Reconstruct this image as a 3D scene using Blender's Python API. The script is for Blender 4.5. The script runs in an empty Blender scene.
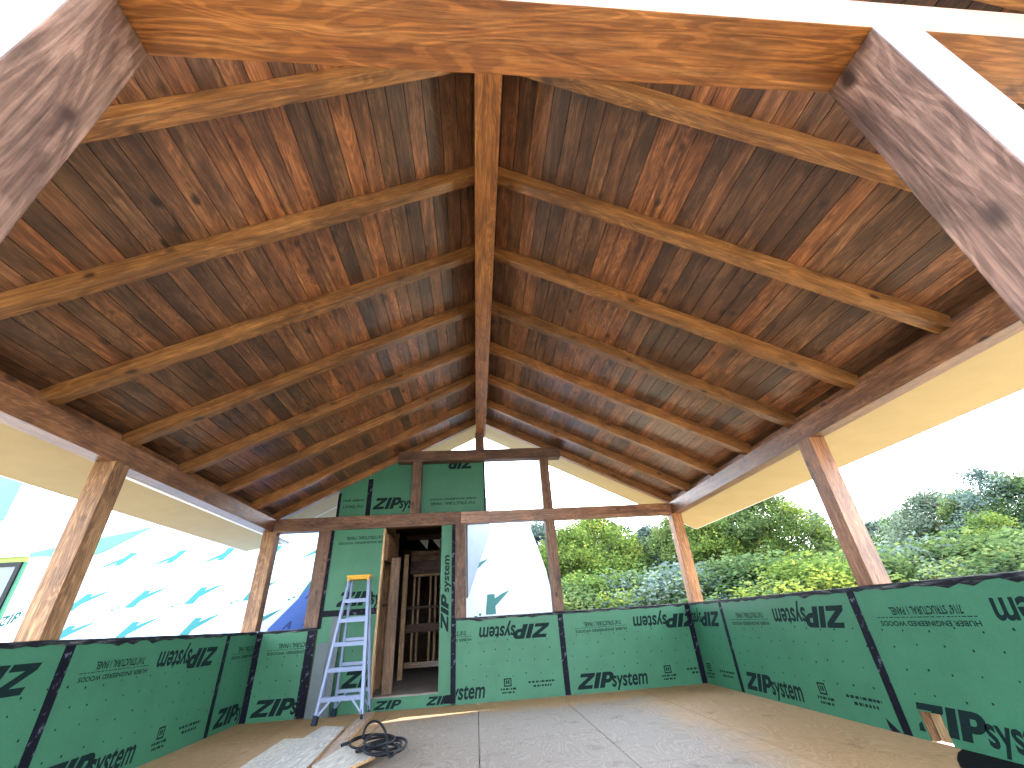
import bpy, bmesh, math, random
from mathutils import Vector, Matrix, noise
random.seed(7)
S = bpy.context.scene
COL = S.collection
PI = math.pi

# ------------------------------------------------------------------ camera
CAM = Vector((-0.1483, -7.4269, 0.9963))
cd = bpy.data.cameras.new('camera'); cd.sensor_width = 36.0; cd.lens = 413.92*36/1024
cd.clip_start = .05; cd.clip_end = 500
cam = bpy.data.objects.new('camera', cd); COL.objects.link(cam)
r = Vector((0.99543822, -0.07422897, -0.05994009)); u = Vector((0.01498773, -0.4987868, 0.86659512)); f = Vector((0.09422379, 0.86354026, 0.49539892))
M = Matrix((r, u, -f)).transposed().to_4x4(); M.translation = CAM
cam.matrix_world = M
S.camera = cam
# ------------------------------------------------------------------ sky, sun, exposure
w = bpy.data.worlds.new('sky'); S.world = w; w.use_nodes = True
nt = w.node_tree; bg = nt.nodes['Background']
tc = nt.nodes.new('ShaderNodeTexCoord'); sp = nt.nodes.new('ShaderNodeSeparateXYZ')
cr = nt.nodes.new('ShaderNodeValToRGB')
nt.links.new(tc.outputs['Generated'], sp.inputs[0]); nt.links.new(sp.outputs['Z'], cr.inputs[0])
cr.color_ramp.elements[0].position = 0.0; cr.color_ramp.elements[0].color = (0.93, 0.96, 1.0, 1)
cr.color_ramp.elements[1].position = 0.75; cr.color_ramp.elements[1].color = (0.62, 0.78, 1.0, 1)
nt.links.new(cr.outputs[0], bg.inputs[0]); bg.inputs[1].default_value = 2.0
sl = bpy.data.lights.new('sun', 'SUN'); sl.energy = 3.0; sl.angle = math.radians(.6); sl.color = (1.0, .93, .82)
sun = bpy.data.objects.new('sun', sl); COL.objects.link(sun)
SUN = Vector((.74, .53, 1.0)).normalized()
sun.rotation_euler = SUN.to_track_quat('Z', 'Y').to_euler()
sun.location = SUN*40
S.view_settings.view_transform = 'Standard'; S.view_settings.look = 'None'
S.view_settings.gamma = 1.0; S.view_settings.use_curve_mapping = False
S.view_settings.exposure = 2.65

# ------------------------------------------------------------------ material helpers
def new_mat(name):
    m = bpy.data.materials.new(name); m.use_nodes = True
    n = m.node_tree; return m, n, n.nodes['Principled BSDF']
def N(n, t, **kw):
    x = n.nodes.new(t)
    for k, v in kw.items(): setattr(x, k, v)
    return x
def ramp(n, src, stops):
    c = N(n, 'ShaderNodeValToRGB'); e = c.color_ramp.elements
    e[0].position, e[0].color = stops[0][0], (*stops[0][1], 1)
    e[1].position, e[1].color = stops[-1][0], (*stops[-1][1], 1)
    for p, col in stops[1:-1]:
        k = e.new(p); k.color = (*col, 1)
    n.links.new(src, c.inputs[0]); return c.outputs[0]
def mixc(n, fac, a, b, mode='MIX'):
    x = N(n, 'ShaderNodeMix', data_type='RGBA', blend_type=mode)
    for sock, v in ((x.inputs[0], fac), (x.inputs[6], a), (x.inputs[7], b)):
        if hasattr(v, 'is_output') or hasattr(v, 'links'): n.links.new(v, sock)
        elif isinstance(v, (tuple, list)): sock.default_value = (*v[:3], 1)
        else: sock.default_value = v
    return x.outputs[2]
def math_n(n, op, a, b=None, clamp=False):
    x = N(n, 'ShaderNodeMath', operation=op, use_clamp=clamp)
    for i, v in enumerate((a, b)):
        if v is None: continue
        if hasattr(v, 'links'): n.links.new(v, x.inputs[i])
        else: x.inputs[i].default_value = v
    return x.outputs[0]
def vmul(n, v, s):
    x = N(n, 'ShaderNodeVectorMath', operation='MULTIPLY'); n.links.new(v, x.inputs[0]); x.inputs[1].default_value = s; return x.outputs[0]
def vadd(n, v, o):
    x = N(n, 'ShaderNodeVectorMath', operation='ADD'); n.links.new(v, x.inputs[0]); n.links.new(o, x.inputs[1]); return x.outputs[0]
def noise_n(n, v, scale=1, detail=4, rough=.55, dist=0.0):
    x = N(n, 'ShaderNodeTexNoise'); n.links.new(v, x.inputs['Vector'])
    x.inputs['Scale'].default_value = scale; x.inputs['Detail'].default_value = detail
    x.inputs['Roughness'].default_value = rough; x.inputs['Distortion'].default_value = dist
    return x.outputs['Fac']

def wood(name, dark, mid, light, axis=0, plank=False, knots=.5, stain=.5, rough=.55, spec=.35, stretch=1.0, streak=.6):
    """stained timber: fibres along the local axis, growth figure, knots and blotchy stain"""
    m, n, p = new_mat(name)
    tex = N(n, 'ShaderNodeTexCoord'); v = tex.outputs['Object']
    comb = N(n, 'ShaderNodeCombineXYZ')
    if plank:
        at = N(n, 'ShaderNodeAttribute', attribute_name='rnd'); rnd = at.outputs['Fac']
    else:
        oi = N(n, 'ShaderNodeObjectInfo'); rnd = oi.outputs['Random']
    for i, k in enumerate((17.3, 31.7, 53.1)):
        n.links.new(math_n(n, 'MULTIPLY', rnd, k), comb.inputs[i])
    v = vadd(n, v, comb.outputs[0])
    def sc(l, c):
        s = [c, c, c]; s[axis] = l*stretch; return tuple(s)
    fig = noise_n(n, vmul(n, v, sc(1.1, 14)), 1, 7, .62, 1.3)          # growth figure
    fine = noise_n(n, vmul(n, v, sc(5, 120)), 1, 5, .7, .3)        # fibres
    blot = noise_n(n, vmul(n, v, sc(2.4, 4.2)), 1, 8, .68, .5)       # stain blotches
    a = ramp(n, fig, [(.28, dark), (.5, mid), (.7, light)])
    fine_r = ramp(n, fine, [(.3, (1-streak,)*3), (.65, (1.12,)*3)])
    c = mixc(n, 1.0, a, fine_r, 'MULTIPLY')
    bl = ramp(n, blot, [(.34, (.42, .40, .40)), (.55, (1, 1, 1)), (.75, (1.18, 1.15, 1.1))])
    c = mixc(n, stain, c, bl, 'MULTIPLY')
    ring = noise_n(n, vmul(n, v, sc(.8, 6.5)), 1, 2, .5, .7)          # cathedral grain lines
    rl = ramp(n, math_n(n, 'SINE', math_n(n, 'MULTIPLY', ring, 130.0)), [(0, (.74, .72, .70)), (.6, (1.14, 1.14, 1.14))])
    c = mixc(n, .85, c, rl, 'MULTIPLY')
    if knots:
        vo = N(n, 'ShaderNodeTexVoronoi'); vo.inputs['Scale'].default_value = 1
        dn = noise_n(n, vmul(n, v, (6, 6, 6)), 1, 2)
        kv = vmul(n, v, sc(4.2, 7.0))
        dd = N(n, 'ShaderNodeVectorMath', operation='ADD'); n.links.new(kv, dd.inputs[0])
        dvec = N(n, 'ShaderNodeCombineXYZ'); n.links.new(math_n(n, 'MULTIPLY', dn, .25), dvec.inputs[0]); n.links.new(math_n(n, 'MULTIPLY', dn, .25), dvec.inputs[1])
        n.links.new(dvec.outputs[0], dd.inputs[1]); n.links.new(dd.outputs[0], vo.inputs['Vector'])
        k1 = N(n, 'ShaderNodeMapRange'); n.links.new(vo.outputs['Distance'], k1.inputs[0])
        k1.inputs[1].default_value = .10; k1.inputs[2].default_value = .25; k1.inputs[3].default_value = 1; k1.inputs[4].default_value = 0
        sepc = N(n, 'ShaderNodeSeparateColor'); n.links.new(vo.outputs['Color'], sepc.inputs[0])
        sel = math_n(n, 'GREATER_THAN', sepc.outputs[0], 1-knots)
        kf = math_n(n, 'MULTIPLY', k1.outputs[0], sel)
        c = mixc(n, kf, c, tuple(x*.32 for x in dark))
    if plank:
        hv = N(n, 'ShaderNodeTexWhiteNoise', noise_dimensions='1D'); n.links.new(math_n(n, 'MULTIPLY', rnd, 91.7), hv.inputs['W'])
        tone = ramp(n, hv.outputs['Value'], [(0, (.50, .50, .55)), (.25, (.72, .76, .80)), (.45, (.92, .90, .86)), (.65, (1.15, 1.0, .88)), (.82, (1.6, 1.3, .95)), (1, (1.0, 1.06, 1.1))])
        c = mixc(n, 1.0, c, tone, 'MULTIPLY')
    else:
        tone = ramp(n, rnd, [(0, (.85, .85, .87)), (.5, (1, 1, 1)), (1, (1.12, 1.06, .98))])
        c = mixc(n, 1.0, c, tone, 'MULTIPLY')
    n.links.new(c, p.inputs['Base Color']); p.inputs['Roughness'].default_value = rough
    p.inputs['Specular IOR Level'].default_value = spec
    b = N(n, 'ShaderNodeBump'); b.inputs['Strength'].default_value = .2; b.inputs['Distance'].default_value = .003
    n.links.new(fine, b.inputs['Height']); n.links.new(b.outputs[0], p.inputs['Normal'])
    return m
def plain(name, col, rough=.6, metal=0, spec=.4, var=.0, scale=6, bump=0):
    m, n, p = new_mat(name)
    p.inputs['Roughness'].default_value = rough; p.inputs['Metallic'].default_value = metal
    p.inputs['Specular IOR Level'].default_value = spec
    tex = N(n, 'ShaderNodeTexCoord')
    f1 = noise_n(n, tex.outputs['Object'], scale, 5, .6)
    c = ramp(n, f1, [(.3, tuple(x*(1-var) for x in col)), (.7, tuple(min(1, x*(1+var)) for x in col))])
    n.links.new(c, p.inputs['Base Color'])
    if bump:
        b = N(n, 'ShaderNodeBump'); b.inputs['Strength'].default_value = bump; b.inputs['Distance'].default_value = .01
        n.links.new(f1, b.inputs['Height']); n.links.new(b.outputs[0], p.inputs['Normal'])
    return m

MAT = {}
MAT['rafter'] = wood('stained_rafter', (.12, .045, .012), (.27, .115, .032), (.40, .19, .06), knots=.25, stain=.75, rough=.36, spec=.75)
MAT['beam'] = wood('stained_beam', (.13, .05, .02), (.25, .105, .042), (.36, .17, .075), knots=.4, stain=.8, rough=.42, spec=.6)
MAT['tie'] = wood('stained_tie', (.20, .065, .014), (.36, .135, .03), (.50, .22, .065), knots=.3, stain=.6, rough=.42, spec=.55)
MAT['beam_backlit'] = wood('backlit_stained_timber', (.075, .035, .02), (.145, .075, .045), (.22, .125, .08), knots=.3, stain=.85)  # beam stain darkened and greyed: backlit shade put into the colour
MAT['post_orange'] = wood('orange_stained_post', (.16, .062, .018), (.32, .145, .05), (.45, .23, .09), knots=.25, stain=.6)
MAT['post'] = wood('stained_post', (.16, .08, .04), (.29, .155, .075), (.40, .24, .12), knots=.3, stain=.7)
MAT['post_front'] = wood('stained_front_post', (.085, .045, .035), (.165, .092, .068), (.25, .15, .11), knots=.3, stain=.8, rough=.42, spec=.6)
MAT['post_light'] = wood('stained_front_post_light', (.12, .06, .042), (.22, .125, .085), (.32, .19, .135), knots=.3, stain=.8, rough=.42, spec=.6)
MAT['plank'] = wood('stained_ceiling_planks', (.085, .036, .018), (.205, .092, .044), (.37, .18, .082), axis=1, plank=True, knots=.36, stain=.85, rough=.36, spec=.75)
MAT['raw'] = wood('raw_lumber', (.42, .26, .12), (.55, .37, .19), (.66, .48, .28), knots=.2, stain=.3)
MAT['grey_board'] = wood('pale_board', (.40, .39, .36), (.46, .455, .43), (.53, .525, .50), knots=.08, stain=.25, streak=.2)
MAT['board_edge'] = wood('board_cut_edge', (.35, .19, .09), (.5, .3, .15), (.6, .4, .22), knots=0, stain=.3)
MAT['pink_board'] = wood('pinkish_board', (.40, .28, .2), (.5, .38, .3), (.6, .48, .4), knots=.1, stain=.3)
MAT['dark_lvl'] = wood('dark_header', (.05, .018, .012), (.10, .038, .026), (.15, .06, .04), knots=0, stain=.5)
MAT['stud_dark'] = wood('dark_jamb_lumber', (.07, .035, .018), (.13, .07, .035), (.2, .115, .06), knots=.2, stain=.4)  # dark brown lumber of the door jamb board
MAT['stud'] = wood('framing_stud', (.30, .17, .08), (.42, .26, .13), (.52, .35, .19), knots=.2, stain=.4)
MAT['soffit'] = plain('pale_yellow_soffit', (.42, .325, .155), .65, var=.05, scale=3)
MAT['osb_tan'] = plain('tan_sheathing_back', (.6, .38, .18), .7, var=.2, scale=40)
MAT['ink'] = plain('printing_ink', (.004, .013, .014), .7, spec=.1, var=.2, scale=30)
MAT['dusty_floor'] = plain('dusty_subfloor', (.22, .19, .17), .8, var=.2, scale=5)
MAT['logo_teal'] = plain('teal_printing', (.006, .068, .070), .6, spec=.1)
MAT['alu'] = plain('ladder_aluminium', (.17, .215, .335), .45, metal=.3, var=.06, scale=20)
MAT['alu_tread'] = plain('ladder_tread', (.16, .205, .32), .5, metal=.3, var=.1, scale=60)
MAT['yellow'] = plain('yellow_plastic', (.50, .27, .012), .45, var=.08)
MAT['rubber'] = plain('dark_rubber', (.006, .016, .03), .6, spec=.2)
MAT['cord'] = plain('black_rubber_cable', (.003, .004, .008), .5, spec=.2)
MAT['grey_metal'] = plain('grey_sheet', (.06, .08, .088), .5, metal=.1, var=.12, scale=8)
MAT['white_trim'] = plain('white_trim', (.8, .8, .82), .5)
MAT['black_mem'] = plain('black_membrane', (.003, .003, .005), .7, spec=.1, var=.3, scale=12, bump=.3)
MAT['window_frame'] = plain('black_window_frame', (.006, .008, .01), .5, spec=.15)
MAT['lime'] = plain('lime_flashing_tape', (.13, .2, .012), .5)
MAT['dark_core'] = plain('wall_core', (.06, .042, .028), .8, var=.2)
MAT['shade_wrap'] = plain('shaded_grey_blue_wrap', (.055, .085, .12), .6, var=.1)  # roof wrap with its shade put into the colour
MAT['blue_shade'] = plain('painted_blue_shade', (.016, .045, .165), .6, spec=.1, var=.08)  # shade on the pale roof, painted as a blue colour
MAT['shaded_ink'] = plain('shaded_roof_print', (.004, .012, .08), .6, spec=.1)  # roof print darkened to go with the painted shade
MAT['teal_sheathing'] = plain('teal_roof_sheathing', (.030, .125, .068), .6, spec=.1, var=.1)

def zip_mat(name, col):
    m, n, p = new_mat(name)
    tex = N(n, 'ShaderNodeTexCoord'); v = tex.outputs['Object']
    a = noise_n(n, v, 2.2, 5, .6); b = noise_n(n, v, 55, 3, .6)
    c = ramp(n, a, [(.3, tuple(x*.88 for x in col)), (.7, tuple(x*1.1 for x in col))])
    c = mixc(n, .35, c, ramp(n, b, [(.35, (.75, .8, .8)), (.65, (1.1, 1.08, 1.08))]), 'MULTIPLY')
    n.links.new(c, p.inputs['Base Color']); p.inputs['Roughness'].default_value = .5; p.inputs['Specular IOR Level'].default_value = .3
    bm_ = N(n, 'ShaderNodeBump'); bm_.inputs['Strength'].default_value = .15; bm_.inputs['Distance'].default_value = .003
    n.links.new(b, bm_.inputs['Height']); n.links.new(bm_.outputs[0], p.inputs['Normal'])
    return m
MAT['zip'] = zip_mat('green_sheathing', (.031, .130, .074))
MAT['zip_gable'] = MAT['zip']

def tape_mat():
    m, n, p = new_mat('black_seam_tape')
    tex = N(n, 'ShaderNodeTexCoord'); v = tex.outputs['Object']
    a = noise_n(n, vmul(n, v, (16, 16, 16)), 1, 4, .6, .6)
    c = ramp(n, a, [(.58, (.0022, .0028, .008)), (.63, (.05, .053, .085)), (.72, (.11, .115, .15))])
    n.links.new(c, p.inputs['Base Color']); p.inputs['Roughness'].default_value = .6; p.inputs['Specular IOR Level'].default_value = .12
    return m
MAT['tape'] = tape_mat()
def cap_mat():
    m, n, p = new_mat('black_cap_tape')
    tex = N(n, 'ShaderNodeTexCoord'); v = tex.outputs['Object']
    a = noise_n(n, vmul(n, v, (5, 40, 40)), 1, 5, .65, .5)
    c = ramp(n, a, [(.48, (.003, .0035, .007)), (.60, (.03, .033, .04)), (.72, (.13, .14, .14))])
    n.links.new(c, p.inputs['Base Color']); p.inputs['Roughness'].default_value = .6; p.inputs['Specular IOR Level'].default_value = .15
    return m
MAT['cap'] = cap_mat()

def floor_mat():
    m, n, p = new_mat('plywood_subfloor')
    tex = N(n, 'ShaderNodeTexCoord'); v = tex.outputs['Object']
    at = N(n, 'ShaderNodeAttribute', attribute_name='rnd'); comb = N(n, 'ShaderNodeCombineXYZ')
    for i, k in enumerate((7.3, 13.7, 23.1)): n.links.new(math_n(n, 'MULTIPLY', at.outputs['Fac'], k), comb.inputs[i])
    v2 = vadd(n, v, comb.outputs[0])
    ring = noise_n(n, vmul(n, v2, (3.2, 1.2, 1)), 1, 2, .5, .6)
    wv = math_n(n, 'SINE', math_n(n, 'MULTIPLY', ring, 150.0))
    fib = noise_n(n, vmul(n, v2, (90, 5, 1)), 1, 3, .6)
    base = ramp(n, wv, [(0, (.33, .205, .10)), (1, (.39, .255, .135))])
    base = mixc(n, .5, base, ramp(n, fib, [(.3, (.75, .75, .75)), (.7, (1.1, 1.1, 1.1))]), 'MULTIPLY')
    # trodden dusty grey plus painted cool sky light mid deck, ragged at its edge
    sp_ = N(n, 'ShaderNodeSeparateXYZ'); n.links.new(v, sp_.inputs[0])
    dx = math_n(n, 'ABSOLUTE', math_n(n, 'ADD', sp_.outputs[0], -.35))
    dy = math_n(n, 'MULTIPLY', math_n(n, 'ADD', sp_.outputs[1], .75), 1.1)
    far = math_n(n, 'MAXIMUM', math_n(n, 'ADD', dx, -1.6), dy)
    rag = noise_n(n, v, 1.6, 6, .6)
    d = math_n(n, 'ADD', math_n(n, 'MULTIPLY', rag, 1.2), far)
    mr = N(n, 'ShaderNodeMapRange'); n.links.new(d, mr.inputs[0]); mr.interpolation_type = 'SMOOTHSTEP'
    mr.inputs[1].default_value = .2; mr.inputs[2].default_value = 1.0; mr.inputs[3].default_value = .72; mr.inputs[4].default_value = 0
    dust_and_sky = ramp(n, wv, [(0, (.175, .17, .17)), (1, (.225, .22, .218))])
    c = mixc(n, mr.outputs[0], base, dust_and_sky)
    st = noise_n(n, v, 2.7, 6, .7)
    c = mixc(n, 1, c, ramp(n, st, [(.28, (.55, .52, .5)), (.42, (1, 1, 1)), (.8, (1.05, 1.05, 1.05))]), 'MULTIPLY')
    n.links.new(c, p.inputs['Base Color']); p.inputs['Roughness'].default_value = .65; p.inputs['Specular IOR Level'].default_value = .3
    return m
MAT['floor'] = floor_mat()
def ground_mat():
    m, n, p = new_mat('site_ground')
    tex = N(n, 'ShaderNodeTexCoord'); v = tex.outputs['Object']
    a = noise_n(n, v, .25, 6, .6); b = noise_n(n, v, 9, 5, .7)
    c = ramp(n, a, [(.35, (.26, .18, .11)), (.55, (.30, .24, .16)), (.75, (.14, .16, .06))])
    c = mixc(n, .6, c, ramp(n, b, [(.3, (.7, .7, .7)), (.7, (1.15, 1.15, 1.15))]), 'MULTIPLY')
    n.links.new(c, p.inputs['Base Color']); p.inputs['Roughness'].default_value = .9
    return m
MAT['ground'] = ground_mat()
def wrap_mat():
    m, n, p = new_mat('pale_blue_roof_underlayment')
    tex = N(n, 'ShaderNodeTexCoord'); v = tex.outputs['Object']
    a = noise_n(n, v, 1.5, 4, .5)
    c = ramp(n, a, [(.3, (.19, .25, .32)), (.7, (.21, .27, .34))])
    sp_ = N(n, 'ShaderNodeSeparateXYZ'); n.links.new(v, sp_.inputs[0])
    fr = math_n(n, 'FRACT', math_n(n, 'MULTIPLY', sp_.outputs[1], 1/1.05))
    ln = math_n(n, 'LESS_THAN', fr, .015)
    c = mixc(n, ln, c, (.10, .14, .19))
    n.links.new(c, p.inputs['Base Color']); p.inputs['Roughness'].default_value = .55
    return m
MAT['wrap'] = wrap_mat()
def leaf_mat(name, c0, c1, c2):
    m = bpy.data.materials.new(name); m.use_nodes = True; n = m.node_tree
    for x in list(n.nodes): n.nodes.remove(x)
    out = N(n, 'ShaderNodeOutputMaterial')
    at = N(n, 'ShaderNodeAttribute', attribute_name='rnd')
    c = ramp(n, at.outputs['Fac'], [(0, c0), (.55, c1), (1, c2)])
    oi = N(n, 'ShaderNodeObjectInfo')
    c = mixc(n, 1, c, ramp(n, oi.outputs['Random'], [(0, (.8, .85, .9)), (.5, (1, 1, 1)), (1, (1.2, 1.12, .9))]), 'MULTIPLY')
    d = N(n, 'ShaderNodeBsdfDiffuse'); t = N(n, 'ShaderNodeBsdfTranslucent'); mx = N(n, 'ShaderNodeMixShader'); mx.inputs[0].default_value = .45
    n.links.new(c, d.inputs[0]); n.links.new(c, t.inputs[0]); n.links.new(d.outputs[0], mx.inputs[1]); n.links.new(t.outputs[0], mx.inputs[2])
    n.links.new(mx.outputs[0], out.inputs[0]); return m
MAT['leaf_bright'] = leaf_mat('bright_leaves', (.03, .06, .015), (.10, .15, .035), (.25, .27, .05))
MAT['leaf_mid'] = leaf_mat('green_leaves', (.025, .05, .02), (.075, .115, .045), (.16, .20, .07))
MAT['leaf_blue'] = leaf_mat('hazy_blue_green_leaves', (.045, .07, .058), (.10, .14, .115), (.19, .23, .18))  # blue-green foliage, lifted by a little haze painted into the colour
MAT['bark'] = plain('grey_bark', (.13, .10, .075), .9, var=.35, scale=9, bump=.5)
def glass_mat():
    m, n, p = new_mat('window_glass'); p.inputs['Base Color'].default_value = (.05, .07, .08, 1); p.inputs['Roughness'].default_value = .08
    return m
MAT['glass'] = glass_mat()

# ------------------------------------------------------------------ object helpers
def link(name, bm, mat, parent=None, mats=None, smooth=False):
    me = bpy.data.meshes.new(name); bm.to_mesh(me); bm.free()
    for m in (mats or [mat]): me.materials.append(m)
    if smooth:
        for p in me.polygons: p.use_smooth = True
    o = bpy.data.objects.new(name, me); COL.objects.link(o)
    if parent: o.parent = parent
    return o
def tag(o, label=None, cat=None, group=None, kind=None):
    if label: o['label'] = label
    if cat: o['category'] = cat
    if group: o['group'] = group
    if kind: o['kind'] = kind
    return o
def empty(name, loc=(0, 0, 0), rot=None):
    o = bpy.data.objects.new(name, None); COL.objects.link(o); o.location = loc; o.empty_display_size = .1
    if rot: o.rotation_euler = rot
    return o
def box(bm, lo, hi, bev=0, mi=0, mtx=None):
    vs = [bm.verts.new((x, y, z)) for x in (lo[0], hi[0]) for y in (lo[1], hi[1]) for z in (lo[2], hi[2])]
    idx = [(0, 1, 3, 2), (4, 6, 7, 5), (0, 4, 5, 1), (2, 3, 7, 6), (0, 2, 6, 4), (1, 5, 7, 3)]
    fs = [bm.faces.new([vs[i] for i in q]) for q in idx]
    for q in fs: q.material_index = mi
    if mtx: bmesh.ops.transform(bm, matrix=mtx, verts=vs)
    if bev:
        es = list({e for q in fs for e in q.edges})
        rr = bmesh.ops.bevel(bm, geom=es, offset=bev, segments=2, profile=.6, affect='EDGES')
        for q in rr['faces']: q.material_index = mi
    return fs
def basis(xd, up):
    x = Vector(xd).normalized(); z = Vector(up); z = (z-x*z.dot(x)).normalized(); y = z.cross(x)
    return Matrix((x, y, z)).transposed()
def lumber(name, a, b, wd, ht, mat, up=(0, 0, 1), bev=.004, parent=None, cuts=None):
    """a timber from a to b: centre line, width wd across, ht along up.  Local X runs along the timber."""
    a = Vector(a); b = Vector(b); L = (b-a).length
    bm = bmesh.new(); box(bm, (0, -wd/2, -ht/2), (L, wd/2, ht/2), bev)
    o = link(name, bm, MAT[mat] if isinstance(mat, str) else mat, parent)
    m = basis(b-a, up).to_4x4(); m.translation = a
    if cuts:                                                  # plumb end cuts: (world point, world normal)
        bm = bmesh.new(); bm.from_mesh(o.data); inv = m.inverted()
        for co, no in cuts:
            lc = inv @ Vector(co); ln = inv.to_3x3() @ Vector(no)
            rs = bmesh.ops.bisect_plane(bm, geom=bm.verts[:]+bm.edges[:]+bm.faces[:], plane_co=lc, plane_no=ln, clear_outer=True)
            es = [e for e in rs['geom_cut'] if isinstance(e, bmesh.types.BMEdge)]
            bmesh.ops.contextual_create(bm, geom=es)
        bm.to_mesh(o.data); bm.free()
    if parent: o.matrix_local = m
    else: o.matrix_world = m
    return o
def polyprism(bm, pts, z0, z1, mi=0):
    lo = [bm.verts.new((p[0], p[1], z0)) for p in pts]; hi = [bm.verts.new((p[0], p[1], z1)) for p in pts]
    k = len(pts); fs = [bm.faces.new(hi), bm.faces.new(lo[::-1])]
    for i in range(k): fs.append(bm.faces.new((lo[i], lo[(i+1) % k], hi[(i+1) % k], hi[i])))
    for q in fs: q.material_index = mi
    bmesh.ops.recalc_face_normals(bm, faces=fs)
    return fs
def tube(bm, pts, rad, seg=8, closed=False):
    pts = [Vector(p) for p in pts]; rings = []; n_ = len(pts); prev = None
    for i, p in enumerate(pts):
        t = (pts[min(i+1, n_-1)]-pts[max(i-1, 0)]).normalized()
        if prev is None:
            s = t.orthogonal().normalized()
        else:
            s = (prev-t*prev.dot(t)).normalized()
        prev = s; q = t.cross(s)
        rr = rad[i] if isinstance(rad, (list, tuple)) else rad
        rings.append([bm.verts.new(p+(s*math.cos(k*2*PI/seg)+q*math.sin(k*2*PI/seg))*rr) for k in range(seg)])
    for a, b in zip(rings, rings[1:]):
        for k in range(seg): bm.faces.new((a[k], a[(k+1) % seg], b[(k+1) % seg], b[k]))
    bm.faces.new(rings[0][::-1]); bm.faces.new(rings[-1])

# ------------------------------------------------------------------ lettering on the sheathing
_fc = {}
def text_mesh(body):
    if body in _fc: return _fc[body]
    cu = bpy.data.curves.new('t', 'FONT'); cu.body = body; cu.size = 1; cu.shear = 0; cu.resolution_u = 3
    cu.offset = .022
    o = bpy.data.objects.new('t', cu); COL.objects.link(o)
    dg = bpy.context.evaluated_depsgraph_get()
    me = bpy.data.meshes.new_from_object(o.evaluated_get(dg))
    vs = [v.co.xy.copy() for v in me.vertices]; fs = [tuple(p.vertices) for p in me.polygons]
    bpy.data.objects.remove(o); bpy.data.curves.remove(cu); bpy.data.meshes.remove(me)
    _fc[body] = (vs, fs); return _fc[body]
def put_text(out, body, u0, u1, v0, h, shear=0.0):
    """out collects 2-d faces; the text is fitted to the width u0..u1 with cap height h, baseline v0"""
    vs, fs = text_mesh(body)
    x0 = min(v.x for v in vs); x1 = max(v.x for v in vs)
    sx = (u1-u0)/(x1-x0); sy = h/.70
    P = [(u0+(v.x-x0)*sx+shear*v.y*sy, v0+v.y*sy) for v in vs]
    for q in fs: out.append([P[i] for i in q])
def put_zip(out, u0, u1, v0, h):
    """the heavy slanted three-letter mark"""
    F = []
    F.append([(0, 1), (1.0, 1), (1.0, .76), (0, .76)][::-1]); F.append([(.58, .77), (1.0, .77), (.42, .23), (0, .23)][::-1]); F.append([(0, .24), (1.0, .24), (1.0, 0), (0, 0)][::-1])
    F.append([(1.09, 0), (1.44, 0), (1.44, 1), (1.09, 1)])
    F.append([(1.53, 0), (1.88, 0), (1.88, 1), (1.53, 1)])
    k = 8
    for i in range(k):
        a0 = PI/2-PI*i/k; a1 = PI/2-PI*(i+1)/k
        oc = lambda a: (2.02+.36*math.cos(a), .65+.35*math.sin(a)); ic = lambda a: (2.02+.07*math.cos(a), .65+.11*math.sin(a))
        F.append([ic(a0), ic(a1), oc(a1), oc(a0)])
    F.append([(1.88, .76), (2.02, .76), (2.02, 1), (1.88, 1)]); F.append([(1.88, .30), (2.02, .30), (2.02, .54), (1.88, .54)])
    sh = .34; W = 2.38+sh; sx = (u1-u0)/W
    for q in F: out.append([(u0+(x+sh*y)*sx, v0+y*h) for x, y in q])
def put_bars(out, u0, u1, v0, h, seed):
    """a line of print too small to read"""
    rg = random.Random(seed); x = u0
    while x < u1:
        L = rg.uniform(.012, .05)
        out.append([(x, v0), (min(x+L, u1), v0), (min(x+L, u1), v0+h), (x, v0+h)]); x += L+rg.uniform(.006, .018)
def print_sheet(W, rows, off=0.0, H=1.067, length=2.44):
    """the print of one sheet, laid out along its length; off shifts the pattern"""
    out = []
    def rot(fs): return [(g, [(length-x, H-y) for x, y in q]) for g, q in fs]
    def G(lst, g, fn, *a):
        t = []; fn(t, *a); lst += [(g, q) for q in t]
    for base in (off-length, off, off+length):
        a = []
        if 'bottom' in rows:
            G(a, 'brand_lettering', put_zip, .13, .72, .055, .19); G(a, 'brand_lettering', put_text, 'system', .655, 1.20, .062, .19, .14)
            # small square certification mark with two lines below it
            x, y = 1.49, .165
            for q in ([(0, 0), (.11, 0), (.11, .015), (0, .015)], [(0, .085), (.11, .085), (.11, .1), (0, .1)], [(0, 0), (.016, 0), (.016, .1), (0, .1)], [(.094, 0), (.11, 0), (.11, .1), (.094, .1)],
                      [(.03, .03), (.05, .03), (.05, .075), (.03, .075)], [(.06, .03), (.08, .03), (.08, .075), (.06, .075)]):
                a.append(('certification_mark', [(x+i, y+j) for i, j in q]))
            G(a, 'certification_mark', put_bars, 1.44, 1.67, .125, .022, 3); G(a, 'certification_mark', put_bars, 1.46, 1.64, .085, .02, 4)
            G(a, 'small_print', put_bars, 1.85, 2.25, .185, .022, 5); G(a, 'small_print', put_bars, 1.92, 2.19, .135, .024, 6)
        b = []
        if 'top' in rows:
            G(b, 'upturned_brand_lettering', put_zip, .20, .80, .13, .19); G(b, 'upturned_brand_lettering', put_text, 'system', .735, 1.29, .137, .19, .14)
            G(b, 'upturned_grade_lettering', put_text, '7/16" STRUCTURAL 1 PANEL', 1.50, 2.10, .165, .055)
            G(b, 'upturned_grade_lettering', put_bars, 1.42, 2.25, .235, .006, 7)
            G(b, 'upturned_grade_lettering', put_text, 'HUBER ENGINEERED WOODS', 1.42, 2.24, .265, .034)
            b = rot(b)
        out += [(g, [(base+x, y) for x, y in q]) for g, q in a+b]
    return out
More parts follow.
